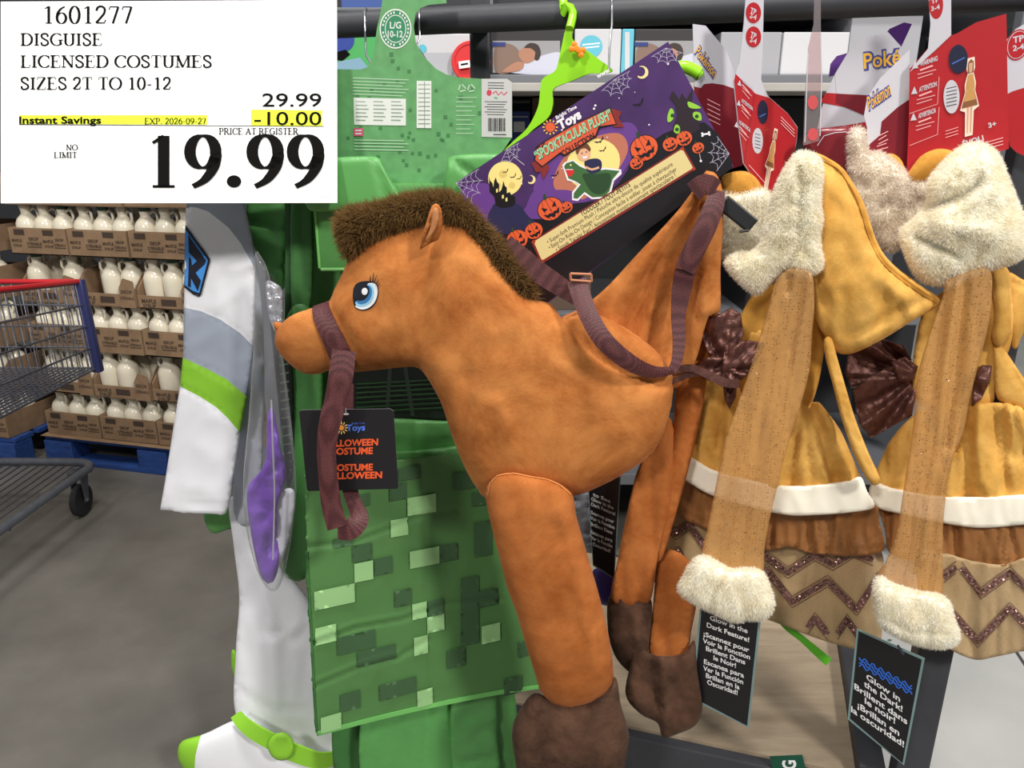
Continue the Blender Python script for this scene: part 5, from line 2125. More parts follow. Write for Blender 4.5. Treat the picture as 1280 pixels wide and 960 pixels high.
# dusk glow and hills
d.poly(Z((380, 620), (470, 480), (640, 380), (800, 330), (850, 400), (800, 520), (700, 640), (560, 700), (440, 700)), VIO, True)
d.poly(Z((470, 610), (520, 480), (640, 400), (760, 380), (800, 440), (770, 520), (690, 620), (560, 680)), GLOW, True)
d.poly(Z((60, 640), (160, 600), (230, 650), (330, 720), (380, 640), (480, 630), (560, 640), (600, 700), (560, 790), (400, 880), (250, 890), (150, 790)), VIO, True)
d.poly(Z((150, 780), (230, 740), (330, 760), (420, 760), (560, 690), (660, 680), (760, 600), (800, 540), (830, 440), (900, 420), (960, 380), (1060, 340), (1140, 330), (1200, 380), (1262, 500), (1262, 520), (430, 1130), (405, 1150), (250, 930)), K)
d.poly(Z((400, 1160), (430, 945), (1090, 545), (1255, 515), (1268, 530)), K)
# moons
d.disc(zb(255, 580), 21.5, MOON)
d.disc(zb(645, 515), 35, MOON, 30, -.55)
for cx, cy, r in ((245, 560, 5), (285, 610, 4), (225, 610, 3)):
    d.disc(zb(cx, cy), r, pm('moon_shade', (226, 200, 116)))
# haunted house on its rock
d.at(12)
d.poly(Z((175, 760), (200, 700), (215, 690), (240, 700), (280, 690), (320, 700), (360, 750), (420, 800), (300, 830), (200, 810)), NAVY, True)
d.poly(Z((182, 570), (188, 590), (198, 600), (202, 620), (206, 590), (213, 575), (219, 595), (228, 605), (228, 640), (238, 630), (243, 610), (247, 590), (253, 612), (262, 620), (262, 645), (276, 640), (282, 655), (298, 660), (300, 690), (284, 705), (240, 712), (214, 700), (206, 660), (186, 640)), K)
for x, y in ((256, 668), (240, 655), (214, 628)):
    d.poly(Z((x, y), (x + 8, y - 4), (x + 9, y + 12), (x + 1, y + 15)), MOON)
# crescents
d.at(10)
for cx, cy, r in ((370, 585, 5.6), (862, 108, 8.2)):
    d.poly([zb(cx + r * 3.5 * math.cos(math.radians(a)), cy + r * 3.5 * math.sin(math.radians(a))) for a in range(-110, 131, 16)] +
           [zb(cx - 5 + r * 2.4 * math.cos(math.radians(a)), cy - 3 + r * 2.7 * math.sin(math.radians(a))) for a in range(130, -111, -20)], CRM)
# stars
rs = random.Random(11)
for i in range(46):
    x, y = rs.uniform(60, 1050), rs.uniform(40, 620)
    px, py = zb(x, y)
    if inside([(590, 224), (835, 66), (880, 160), (660, 330)], np.array([px]), np.array([py]))[0] and not (930 < x < 1180 and 180 < y):
        d.at(10).disc((px, py), rs.choice([.6, .8, 1.1, 1.5]), WH, None, 0, 7)


def bat(cx, cy, s, rot=-.5):
    q = [(-1, -.35), (-.45, -.1), (-.12, .12), (0, -.05), (.12, .12), (.5, -.2), (1, -.55), (.62, .1), (.3, .12), (0, .42), (-.3, .18), (-.66, .12)]
    c, n = math.cos(rot), math.sin(rot)
    d.at(11).poly([zb(cx + s * (x * c - y * n), cy + s * (x * n + y * c)) for x, y in q], K)


for b in ((258, 548, 16), (292, 570, 17), (318, 578, 14), (675, 412, 26), (690, 452, 20), (478, 562, 22), (850, 245, 30)):
    bat(*b)


def web(c, angs, R, rings=4):
    d.at(12)
    for a in angs:
        d.line([zb(*c), zb(c[0] + R * math.cos(a), c[1] + R * math.sin(a))], .55, pm('web', (190, 184, 206)))
    for k in range(1, rings + 1):
        rr = R * k / (rings + .3)
        d.at(13)
        for a, b in zip(angs[:-1], angs[1:]):
            m = (a + b) / 2
            d.line([zb(c[0] + rr * math.cos(a), c[1] + rr * math.sin(a)), zb(c[0] + rr * .82 * math.cos(m), c[1] + rr * .82 * math.sin(m)), zb(c[0] + rr * math.cos(b), c[1] + rr * math.sin(b))], .5, pm('web', (190, 184, 206)), True)


web((36, 600), [-.55, -.1, .4, .9], 120)
web((262, 452), [-.5, .0, .6, 1.3, 2.0], 62, 3)
web((740, 140), [-.5, -.05, .5, 1.1, 1.8, 2.4], 78, 3)
web((970, 0), [.3, .9, 1.5, 2.1, 2.6], 78, 3)
web((1250, 470), [2.2, 2.7, 3.2, 3.7, 4.1], 95, 3)
d.line(Z((290, 480), (340, 520)), .5, WH)


def pumpkin(cx, cy, r):
    t = -.5
    ca, sa = math.cos(t), math.sin(t)

    def q(x, y):
        return zb(cx + r * (x * ca - y * sa), cy + r * (x * sa + y * ca))
    d.at(14).disc(zb(cx, cy), r / 3.556 * 1.06, K, r / 3.556 * .94, t, 18)
    d.disc(zb(cx, cy), r / 3.556, ORG, r / 3.556 * .88, t, 18)
    for k in (-.45, 0, .45):
        d.line([q(k * .7, -.8), q(k * 1.1, -.2), q(k * 1.1, .3), q(k * .7, .8)], r / 3.556 * .07, ORD, True)
    d.poly([q(-.08, -.8), q(.0, -1.2), q(.2, -1.3), q(.22, -1.15), q(.12, -.8)], DGR)
    for s in (-1, 1):
        d.poly([q(s * .6, -.42), q(s * .18, -.08), q(s * .55, .02)], K)
    d.poly([q(-.05, .05), q(.06, .05), q(0, .2)], K)
    d.poly([q(-.72, .16), q(-.4, .34), (q(-.2, .28)), q(0, .4), q(.2, .28), q(.4, .34), q(.72, .16), q(.5, .58), q(.2, .52), q(.1, .7), q(-.1, .7), q(-.2, .54), q(-.5, .58)], K)


for p in ((455, 715, 56), (527, 708, 28), (308, 852, 48), (382, 812, 40), (358, 912, 13), (872, 445, 62), (838, 512, 30), (988, 428, 34), (1050, 402, 36), (1112, 444, 27)):
    pumpkin(*p)
# knotted tree with green eyes of leaf
d.at(13)
d.poly(Z((1000, 190), (1030, 230), (1040, 200), (1060, 230), (1088, 180), (1084, 240), (1110, 300), (1120, 360), (1090, 380), (1050, 372), (1010, 392), (1000, 350), (1020, 300), (1010, 250), (985, 220)), BRN)
for a in (((990, 268), (1004, 282), (1000, 318), (978, 330), (976, 300)), ((1012, 340), (1030, 350), (1026, 380), (1004, 372)), ((1066, 238), (1100, 250), (1124, 266), (1096, 270), (1070, 262)), ((1094, 284), (1122, 290), (1126, 322), (1102, 318), (1088, 302))):
    d.poly(Z(*a), LGR, True)
for x, y in ((998, 300), (1018, 362), (1106, 304)):
    d.disc(zb(x, y), 2.4, DGR)
d.line(Z((1130, 385), (1160, 380)), 2.2, WH)
for x, y in ((1130, 380), (1131, 390), (1160, 375), (1162, 385)):
    d.disc(zb(x, y), 1.5, WH, None, 0, 8)
d.line(Z((1118, 470), (1124, 500)), .5, WH)
d.disc(zb(1124, 502), 1.6, WH, None, 0, 8)
d.at(14)
# a child riding a plain green dinosaur costume
d.poly(Z((508, 520), (520, 508), (556, 496), (590, 520), (640, 540), (700, 532), (770, 540), (772, 560), (738, 590), (726, 640), (700, 668), (640, 672), (606, 650), (578, 680), (552, 676), (552, 640), (580, 606), (560, 596), (530, 588)), WH)
d.poly(Z((516, 526), (526, 512), (556, 502), (586, 526), (636, 548), (700, 540), (764, 546), (732, 584), (718, 636), (696, 660), (642, 664), (608, 640), (576, 670), (558, 668), (560, 644), (590, 606), (562, 590), (536, 580)), GRN)
d.poly(Z((600, 560), (660, 560), (720, 560), (716, 620), (680, 650), (640, 640), (612, 600)), DGR, True)
d.poly(Z((524, 540), (556, 538), (562, 552), (546, 572), (532, 568)), RED)
d.line(Z((524, 540), (556, 540)), .8, WH)
d.disc(zb(546, 520), 1.2, MOON, None, 0, 8)
d.poly(Z((606, 510), (630, 494), (668, 492), (684, 510), (676, 546), (630, 556)), NAVY, True)
d.line(Z((612, 528), (640, 540), (672, 530)), 2.6, SK, True)
d.disc(zb(604, 468), 8.6, SK, 9.6, -.2)
d.poly(Z((570, 468), (572, 440), (592, 424), (620, 426), (636, 450), (630, 462), (612, 446), (588, 452), (578, 474)), HR, True)
d.disc(zb(596, 468), .9, K, None, 0, 8)
d.disc(zb(616, 462), .9, K, None, 0, 8)
d.poly(Z((596, 482), (612, 482), (622, 474), (616, 490), (602, 492)), WH, True)
# ribbon title
d.at(34)
d.poly(Z((372, 512), (410, 490), (446, 520), (452, 534), (424, 584), (414, 550), (392, 552)), RIBD)
d.poly(Z((716, 300), (730, 268), (772, 284), (760, 312), (784, 352), (738, 352)), RIBD)
d.poly(Z((384, 500), (392, 440), (430, 412), (560, 338), (722, 264), (752, 342), (676, 352), (660, 396), (520, 482), (500, 470), (418, 532)), K)
d.poly(Z((389, 498), (396, 443), (432, 418), (560, 344), (720, 270), (746, 337), (670, 348), (654, 391), (522, 474), (500, 462), (420, 524)), RIB)
for sh, m in (((1.0, 1.2), K), ((0, 0), CRM)):
    def zz(x, y):
        p = zb(x, y)
        return p[0] + sh[0] * .6, p[1] + sh[1] * .6
    d.text('THE', (672.5, 190.2), (684, 182.6), K, .03)
    d.text('“SPOOKTACULAR PLUSH”', zz(394, 503), zz(732, 312), m if m is K else TEAL, .03, up=zz(380, 461), curve=.1)
d.text('COLLECTION', zb(512, 482), zb(656, 398), K, .03, up=zb(501, 459))
# maker's sun and name
d.at(20)
d.disc(zb(455, 352), 6, ORG)
for k in range(12):
    a = math.radians(30 * k)
    d.line([zb(455 + 25 * math.cos(a), 352 + 25 * math.sin(a)), zb(455 + 34 * math.cos(a), 352 + 34 * math.sin(a))], 1.6, pm('sun_yellow', (248, 196, 80)))
d.text('Bright Time', zb(484, 318), zb(574, 266), WH, .03)
d.text('Toys', zb(498, 364), zb(596, 308), WH, .05, up=zb(482, 326))
d.text('www', zb(666, 136), zb(722, 104), WH, .03)
# label
d.at(28)
d.poly([(664, 302), (854, 183), (870, 211), (677, 330)], RIBD)
d.poly([(667.3, 302), (853, 186), (866.5, 210), (677.6, 325.6)], pm('label_cream', (226, 208, 146)))
for x, y in ((867, 211), (853, 186), (667.5, 302), (677.5, 326)):
    d.disc((x, y), 2.2, ORD, None, 0, 8)
INK = pm('label_ink', (44, 36, 30))
d.text('TODDLER / TOUT-PETITS', (727.5, 270.2), (788.5, 232.6), INK, .012, up=(724.8, 265))
d.text('• Super-Soft Premium Plush / Peluche ultra-douce de qualité supérieure', (685.5, 304.6), (841.5, 206.8), INK, -.004, up=(683, 299.9))
d.text('• Easy-On Ride-On Design / Conception facile à enfiler, jouet à chevaucher', (687.5, 311.5), (846.5, 213), INK, -.004, up=(685, 306.8))
d.text('• Spook Tacular Fun! / Amusement monstrueusement spectaculaire !', (696.5, 314.5), (845.5, 220.8), INK, -.004, up=(694, 309.8))
d.build('box_print', pb)
# ================================================================== TAN PLUSH DRESSES
M_tan = velour('golden_tan_fleece', (190, 136, 56), (224, 176, 94), 14)
M_tan2 = velour('deep_tan_fleece', (178, 122, 44), (208, 154, 70), 14)
M_trim = mat('cream_felt_trim', (246, 240, 222), 0.85, bump=.1, bscale=500, sheen=.2)
M_ruf = mat('brown_satin_ruffle', (136, 88, 44), 0.55, c2=(156, 104, 56), scale=18, sheen=.3)
M_tul = sheer('tan_tulle', (192, 162, 118), (168, 138, 96), .74, 260, .6, .03)
M_net = sheer('sleeve_net', (214, 164, 100), (120, 80, 40), .45, 230, .45, .07)
M_cream = mat('cream_fur_base', (252, 248, 234), 0.9)
M_creamf = furmat('cream_fur', (255, 253, 245), (252, 246, 228), 45)
M_shadef = furmat('shaded_fur', (250, 244, 236), (236, 226, 214), 30)  # greyer cream: shade on the collar lining put into the fur colour
M_shadeb = mat('shaded_fur_base', (232, 224, 208), 0.9)
M_bow = mat('brown_foil_fabric', (92, 58, 52), 0.42, metal=.55, c2=(120, 82, 74), scale=90, bump=.35, bscale=380)
M_gl = glitter('bronze_glitter', (150, 112, 104))
M_chv = mat('chevron_brown', (110, 76, 62), .6)
S = -.31


def drp(a, fx, fy, s, ang=0):
    return drape(a, fx, fy, s, ang)


def chevrons(pil, parent, rows, bounds):
    """zigzag glitter bands with a fine dark outline; rows = list of zigzag corner lists"""
    d = Decals(pil, lift=.0016, dl=.00012, step=5)
    for pts in rows:
        q = densify(pts, 5, False)
        ok = np.ones(len(q), bool)
        for off in (-9, 0, 9):
            ok &= inside(bounds, np.array([p[0] for p in q]), np.array([p[1] for p in q]) + off)
        run = []
        for p, k in list(zip(q, ok)) + [((0, 0), False)]:
            if k:
                run.append(p)
            else:
                if len(run) > 2:
                    d.line(run, 7.5, M_gl)
                    for off in (-7, 7):
                        d.line([(a, b + off) for a, b in run], 1.1, M_chv)
                run = []
    if d.V:
        d.build('glitter_chevrons', parent)


def sparkle(pil, parent, poly, n, seed):
    d = Decals(pil, lift=.002, dl=0.00001)
    rs = random.Random(seed)
    xs = [p[0] for p in poly]
    ys = [p[1] for p in poly]
    k = 0
    while k < n:
        x, y = rs.uniform(min(xs), max(xs)), rs.uniform(min(ys), max(ys))
        if inside(poly, np.array([x]), np.array([y]))[0]:
            r = rs.uniform(.5, 1.0)
            d.poly([(x - r, y), (x, y - r), (x + r, y), (x, y + r)], M_gl)
            k += 1
    o = d.build('glitter_dots', parent)
    o['kind'] = 'stuff'


# ---------------------------------------------------------------- dress 1
d1 = thing('plush_dress', 'tan plush dress with cream fur collar and bow, beside the horse', 'costume', P(960, 800, (1.2, S, 0)))
TUL = [(826, 632), (806, 690), (811, 722), (845, 740), (900, 760), (957, 774), (1002, 791), (1040, 804), (1077, 812), (1101, 801), (1100, 745), (1102, 690), (1060, 670), (960, 660), (880, 640)]
t = Pillow(TUL, (1.225, S, 0), .012, .03, fold=summed(drp(.010, 28, 120, 3), pleats(960, 330, 20, .005, 300, 460, 5)), step=5)
to = t.build('tulle_underskirt', M_tul, d1)
chevrons(t, to, [[(808, 690), (822, 668), (836, 700), (850, 690), (868, 722), (888, 734)], [(824, 650), (846, 668), (862, 656), (886, 690)],
                 [(936, 740), (958, 712), (990, 752), (1034, 726), (1070, 762), (1096, 722), (1110, 740)], [(950, 690), (985, 716), (1018, 694), (1040, 706), (1066, 690), (1090, 700)],
                 [(1000, 796), (1018, 772), (1040, 800), (1058, 774), (1080, 806), (1100, 790)]], TUL)
RUF = [(842, 584), (830, 600), (819, 617), (824, 627), (834, 635), (856, 650), (880, 660), (905, 672), (932, 680), (957, 688), (986, 684), (1010, 691), (1038, 694), (1066, 695), (1104, 688), (1098, 650), (1092, 628), (1040, 628), (960, 630), (890, 610)]
r = Pillow(RUF, (1.20, S, 0), .012, .02, step=4, fold=summed(pleats(960, 330, 34, .006, 250, 340, 3), drp(.016, 16, 90, 4), ridges((-.003, 1.5, [(826, 622), (880, 653), (957, 681), (1010, 685), (1066, 689), (1102, 682)]))))
r.build('ruffle', M_ruf, d1)
SK1 = [(866, 492), (874, 470), (884, 452), (905, 430), (937, 410), (975, 425), (1005, 450), (1012, 498), (1024, 503), (1034, 515), (1050, 537), (1062, 563), (1074, 592), (1078, 604), (1038, 612), (972, 614), (934, 606), (896, 597), (865, 578), (846, 556), (850, 530), (858, 508)]
SKF = summed(drp(.018, 24, 110, 5), ridges((-.014, 5, [(1014, 500), (1030, 560), (1042, 600)]), (.012, 7, [(1026, 510), (1052, 570), (1062, 600)]), (-.010, 5, [(882, 490), (868, 550)]), (-.010, 5, [(908, 480), (900, 560)]), (-.01, 4, [(990, 500), (985, 545)])))
k1 = Pillow(SK1, (1.185, S, 0), .022, .02, k=.8, step=5, fold=summed(SKF, pleats(950, 380, 22, .006, 90, 200, 1)))
k1.build('skirt', M_tan, d1)
bo1 = Pillow([(905, 440), (925, 395), (950, 360), (1010, 350), (1030, 380), (1030, 440), (1014, 505), (985, 515), (930, 500)], (1.19, S, 0), .03, .03, fold=drp(.006, 30, 80, 5))
bo1.build('bodice', M_tan2, d1)
TR1 = [(848, 550), (860, 566), (878, 580), (897, 589), (930, 598), (972, 606), (1005, 607), (1037, 604), (1060, 601), (1076, 596), (1084, 614), (1093, 634), (1060, 641), (1019, 644), (985, 644), (940, 635), (894, 621), (870, 609), (852, 596), (842, 580), (843, 562)]
tr = Pillow(TR1, (1.163, S, 0), .007, .01, step=5, fold=drp(.004, 30, 90, 6))
tr.build('skirt_trim', M_trim, d1)
# hood
HD = [(1012, 194), (1024, 192), (1036, 198), (1050, 207), (1061, 220), (1080, 254), (1096, 301), (1114, 328), (1149, 355), (1175, 374), (1168, 385), (1136, 404), (1100, 426), (1065, 442), (1045, 440), (1034, 424), (1020, 400), (1012, 345), (1016, 300), (1014, 240)]
h1 = Pillow(HD, (1.145, S, 0), .038, .03, k=.6, step=6, fold=summed(drp(.009, 45, 60, 7), ridges((-.006, 4, [(1022, 200), (1040, 209), (1054, 224), (1072, 258), (1088, 304), (1106, 333), (1142, 362), (1166, 376)]),
                                                                                                (-.007, 6, [(1060, 420), (1090, 405), (1150, 375)]), (-.005, 4, [(1024, 345), (1034, 400), (1040, 436)]), (.005, 8, [(1090, 340), (1130, 375)]))))
ho = h1.build('hood', M_tan, d1)
ribbon('hood_piping', [(1020, 197, .001, 4), (1036, 203, .001, 5), (1054, 216, .001, 5), (1074, 252, .001, 5), (1090, 301, .001, 5), (1108, 331, .001, 5), (1144, 360, .001, 5), (1170, 376, .001, 4)], M_tan2, ho, .003, target=h1, lift=.002)
b = Pillow([(898, 226), (906, 218), (920, 214), (932, 214), (944, 221), (953, 236), (946, 246), (926, 248), (906, 246)], (1.19, S, 0), .022, .02, fold=ridges((-.004, 2.5, [(902, 224), (930, 220), (950, 238)])), step=5)
b.build('hood', M_tan2, d1)
# collar fur: front roll and the lining behind
ln = Pillow([(900, 240), (920, 244), (950, 238), (966, 250), (985, 290), (975, 330), (945, 345), (912, 330), (902, 300), (898, 262)], (1.185, S, 0), .02, .02)
ln.build('collar_lining', M_cream, d1, fur=(9000, .007, .0010, .5, .2), fur_mat=M_creamf)
CL = [(1000, 192), (1011, 193), (1022, 199), (1025, 214), (1024, 229), (1022, 257), (1025, 274), (1021, 301), (1026, 331), (1014, 341), (1002, 343), (983, 333), (968, 344), (958, 355), (946, 366), (932, 356), (920, 345), (908, 328), (922, 318), (942, 316), (956, 300), (962, 270), (968, 246), (980, 218), (990, 202)]
cl = Pillow(CL, (1.105, S, 0), .022, .03, k=.9, step=5, fold=summed(drp(.005, 20, 20, 3), ridges((-.006, 3, [(1000, 210), (1000, 260), (996, 310), (986, 330)]))))
cl.build('collar', M_cream, d1, fur=(26000, .0056, .0009, .36, .15), fur_mat=M_creamf)
# black clip of the hanger
mb = MB()
pa, pc = P(903, 252, (1.10, S, 0)), P(941, 283, (1.10, S, 0))
e1 = (pc - pa).normalized()
e3 = e1.cross(Vector((0, -1, 0))).normalized()
mb.box((pa + pc) / 2, (pc - pa).length, .014, .020, (e1, e3.cross(e1), e3), bev=.002)
mb.tube([pc - e1 * .004 - Vector((0, .012, 0)) + e3 * .008, pc - e1 * .012 - Vector((0, .012, 0)) + e3 * .016], .002, 6)
ck = thing('hanger_clip', 'black plastic hanger clip gripping the fur collar beside the maroon strap', 'clip', pc)
mb.build('clip_body', M_black, ck)
# bow
bw = [([(880, 400), (900, 392), (914, 384), (926, 392), (930, 418), (922, 440), (900, 452), (884, 440), (876, 420)], 1.115, 5),
      ([(905, 440), (930, 425), (950, 427), (956, 430), (948, 448), (932, 472), (918, 480), (900, 470)], 1.105, 6),
      ([(866, 462), (884, 446), (908, 446), (922, 462), (920, 482), (900, 480), (880, 474)], 1.11, 7),
      ([(902, 470), (922, 476), (920, 496), (912, 512), (906, 500)], 1.125, 8)]
bo_ = None
for i, (o, y0, s) in enumerate(bw):
    q = Pillow(o, (y0, S, 0), .008, .006, step=3, smooth_rim=False, fold=summed(pleats(906, 462, (9, 9, 5, 7)[i], .011, 4, 20, s), drp(.010, 12, 26, s, .6)))
    q.build(('bow_loop', 'bow_loop', 'bow_knot', 'bow_tail')[i], M_bow, d1)
ribbon('bow_tie', [(838, 464, 1.005, 8), (862, 460, 1.005, 9), (880, 466, 1.0, 10), (905, 478, .995, 11), (924, 480, .99, 10)], M_bow, d1, .0015)
ribbon('bow_tie', [(838, 478, 1.012, 6), (856, 470, 1.01, 7), (872, 466, 1.005, 8)], M_bow, d1, .0015)
# tie strap
tie = Pillow([(1030, 424), (1040, 422), (1046, 445), (1056, 480), (1068, 520), (1084, 562), (1100, 598), (1096, 606), (1086, 602), (1068, 570), (1052, 524), (1040, 478), (1032, 448)], (1.13, S, 0), .012, .01, step=4,
             fold=ridges((-.003, 2, [(1042, 450), (1060, 520), (1090, 590)])))
tie.build('tie_strap', M_tan, d1)
# sheer sleeve and fur cuff
SV = [(970, 350), (990, 336), (1014, 342), (1018, 380), (1015, 420), (1012, 462), (1000, 510), (987, 550), (976, 590), (970, 616), (962, 650), (956, 684), (951, 722), (915, 722), (878, 704), (884, 660), (893, 616), (900, 580), (908, 545), (922, 505), (937, 462), (950, 420), (960, 385)]
sv = Pillow(SV, (1.095, S, 0), .014, .012, step=5, fold=summed(drp(.008, 18, 170, 11, .2), ridges((-.008, 3, [(984, 345), (984, 368)]))))
so_ = sv.build('sheer_sleeve', M_net, d1)
sparkle(sv, so_, [(960, 400), (1008, 400), (960, 640), (950, 700), (895, 700), (905, 580)], 70, 3)
CF = [(879, 696), (896, 704), (914, 714), (934, 712), (951, 716), (960, 734), (965, 752), (962, 766), (948, 773), (934, 772), (918, 775), (900, 768), (888, 762), (868, 752), (850, 738), (856, 722), (866, 704)]
cf = Pillow(CF, (1.075, S, 0), .026, .02, step=4.5, fold=summed(drp(.006, 14, 40, 9), ridges((-.008, 3, [(890, 762), (893, 740), (900, 730)]))))
cf.build('sleeve_cuff', M_cream, d1, fur=(15000, .0056, .0009, .4, .2), fur_mat=M_creamf)
# light brown footless tights edge: slim orange hem seen under the net cuff
ribbon('sleeve_hem', [(881, 700, -.004, 8), (900, 706, -.004, 8), (920, 716, -.004, 8), (950, 718, -.004, 6)], mat('sleeve_hem_orange', (206, 146, 82), .7), d1, .001, target=sv, lift=.004)

# ---------------------------------------------------------------- dress 2
d2 = thing('plush_dress', 'tan plush dress at the right edge with wide cream fur collar', 'costume', P(1200, 800, (1.24, S, 0)))
TUL2 = [(1150, 690), (1215, 700), (1250, 705), (1310, 700), (1316, 812), (1280, 814), (1264, 817), (1240, 822), (1222, 825), (1204, 820), (1188, 812), (1168, 800), (1152, 765)]
t = Pillow(TUL2, (1.208, S, 0), .012, .02, fold=summed(drp(.010, 28, 120, 31), pleats(1215, 330, 20, .005, 300, 460, 6)), step=5)
to = t.build('tulle_underskirt', M_tul, d2)
chevrons(t, to, [[(1180, 722), (1200, 706), (1226, 742), (1262, 716), (1300, 752)], [(1182, 756), (1222, 802), (1262, 760), (1300, 800)], [(1188, 824), (1206, 810), (1226, 828)]], TUL2)
RUF2 = [(1098, 622), (1106, 664), (1112, 691), (1140, 702), (1175, 708), (1212, 710), (1250, 709), (1310, 702), (1310, 645), (1230, 650), (1180, 645), (1130, 632)]
r = Pillow(RUF2, (1.214, S, 0), .012, .02, step=4, fold=summed(pleats(1215, 330, 34, .006, 270, 360, 3), drp(.016, 16, 90, 44), ridges((-.003, 1.5, [(1114, 685), (1175, 702), (1250, 703), (1306, 697)]), (-.01, 4, [(1196, 660), (1196, 706)]), (-.008, 4, [(1262, 660), (1272, 706)]))))
r.build('ruffle', M_ruf, d2)
SK2 = [(1098, 582), (1112, 552), (1135, 525), (1165, 505), (1207, 506), (1239, 503), (1267, 505), (1285, 514), (1320, 530), (1320, 630), (1280, 628), (1226, 628), (1179, 627), (1126, 616), (1096, 606), (1092, 596)]
k2 = Pillow(SK2, (1.215, S, 0), .022, .02, k=.8, step=5, fold=summed(drp(.018, 26, 100, 15), ridges((-.014, 5, [(1207, 515), (1196, 560)]), (.007, 7, [(1225, 512), (1215, 600)]), (-.006, 6, [(1250, 520), (1265, 570)]), (.007, 6, [(1272, 515), (1290, 560)])), pleats(1215, 400, 22, .006, 90, 200, 2)))
k2.build('skirt', M_tan, d2)
TR2 = [(1092, 600), (1104, 606), (1126, 612), (1150, 617), (1179, 620), (1226, 621), (1280, 618), (1320, 616), (1320, 652), (1280, 656), (1226, 660), (1179, 654), (1123, 642), (1096, 634), (1086, 616)]
tr = Pillow(TR2, (1.192, S, 0), .007, .01, step=5, fold=drp(.004, 30, 90, 16))
tr.build('skirt_trim', M_trim, d2)
bd = Pillow([(1150, 400), (1170, 370), (1236, 340), (1262, 340), (1266, 420), (1246, 470), (1240, 506), (1206, 512), (1160, 512), (1140, 480)], (1.225, S, 0), .02, .02, fold=drp(.006, 24, 80, 21))
bd.build('bodice', M_tan, d2)
hd = Pillow([(1237, 340), (1250, 333), (1260, 340), (1264, 380), (1264, 412), (1256, 428), (1246, 434), (1239, 420), (1243, 390)], (1.20, S, 0), .02, .016, step=5)
hd.build('hood_edge', M_tan, d2)
hd = Pillow([(1258, 345), (1280, 350), (1310, 362), (1310, 400), (1284, 410), (1270, 436), (1262, 420)], (1.225, S, 0), .018, .016, fold=ridges((-.005, 3, [(1264, 352), (1290, 362)])), step=5)
hd.build('hood_edge', M_tan, d2)
fl2 = Pillow([(1241, 428), (1250, 430), (1262, 446), (1282, 476), (1310, 520), (1310, 540), (1276, 512), (1256, 505), (1244, 490)], (1.21, S, 0), .014, .012, step=5, fold=ridges((-.004, 3, [(1252, 440), (1282, 488)])))
fl2.build('side_flap', M_tan, d2)
# fur collar
lp2 = Pillow([(1064, 166), (1078, 163), (1084, 192), (1100, 192), (1120, 206), (1136, 222), (1160, 226), (1166, 252), (1146, 280), (1128, 302), (1112, 314), (1092, 296), (1074, 262), (1064, 215)], (1.205, S, 0), .02, .02, step=5, fold=drp(.008, 24, 24, 3))
lp2.build('collar_lining', M_shadeb, d2, fur=(11000, .006, .0010, .45, .2), fur_mat=M_shadef, label='pale fur lining inside the collar')
C2 = [(1200, 187), (1212, 182), (1226, 181), (1244, 194), (1255, 220), (1266, 247), (1279, 279), (1284, 300), (1281, 316), (1260, 328), (1236, 334), (1214, 344), (1195, 350), (1174, 354), (1150, 346), (1137, 322), (1127, 290), (1142, 277), (1162, 254), (1163, 228), (1178, 207)]
c2 = Pillow(C2, (1.155, S, 0), .045, .03, k=.65, step=5.5, fold=summed(drp(.007, 30, 30, 13), ridges((-.016, 5, [(1160, 262), (1190, 250), (1222, 232)]), (-.012, 5, [(1150, 296), (1172, 306), (1198, 318)]), (.008, 10, [(1180, 280), (1240, 290)]))))
c2.build('collar', M_cream, d2, fur=(32000, .0056, .0009, .36, .15), fur_mat=M_creamf)
for o, y0 in (([(1100, 222), (1096, 204), (1104, 194), (1116, 192), (1128, 202), (1133, 224), (1118, 232)], 1.215), ([(1132, 225), (1142, 206), (1154, 193), (1172, 186), (1190, 188), (1200, 196), (1184, 208), (1170, 222), (1150, 230)], 1.20)):
    q = Pillow(o, (y0, S, 0), .016, .014, step=5, fold=ridges((-.004, 2.5, [o[1], o[3]])))
    q.build('hood', M_tan2, d2)
q = Pillow([(1228, 184), (1246, 190), (1256, 206), (1262, 236), (1252, 230), (1240, 204)], (1.20, S, 0), .012, .012, step=5)
q.build('hood', M_tan2, d2)
# bow behind the tie
for i, (o, y0, s) in enumerate([([(1060, 440), (1080, 428), (1105, 424), (1130, 432), (1140, 450), (1112, 470), (1086, 480), (1064, 486), (1056, 465)], 1.235, 25),
                                ([(1066, 488), (1090, 468), (1120, 456), (1148, 458), (1146, 490), (1140, 520), (1110, 536), (1088, 548), (1074, 530)], 1.215, 26),
                                ([(1114, 452), (1132, 446), (1148, 458), (1142, 476), (1124, 478)], 1.195, 27),
                                ([(1218, 466), (1228, 456), (1240, 457), (1238, 476), (1226, 500), (1214, 508)], 1.20, 28)]):
    q = Pillow(o, (y0, S, 0), .008, .006, step=3.5, smooth_rim=False, fold=summed(pleats(1150, 470, 11, .013, 8, 34, s), drp(.008, 14, 30, s, -.6)))
    q.build(('bow_loop', 'bow_loop', 'bow_knot', 'bow_tail')[i], M_bow, d2)
SV2 = [(1182, 352), (1200, 344), (1236, 336), (1240, 370), (1237, 400), (1230, 430), (1223, 456), (1212, 500), (1204, 541), (1194, 566), (1186, 592), (1182, 624), (1179, 656), (1178, 700), (1176, 748), (1136, 738), (1098, 722), (1108, 700), (1120, 668), (1128, 620), (1136, 570), (1142, 525), (1146, 475), (1156, 436), (1168, 400), (1178, 372)]
sv = Pillow(SV2, (1.135, S, 0), .014, .012, step=5, fold=summed(drp(.009, 15, 190, 17, .12), ridges((.006, 4, [(1196, 360), (1182, 460), (1172, 560), (1152, 700)]), (-.006, 4, [(1208, 360), (1196, 460), (1184, 560)]))))
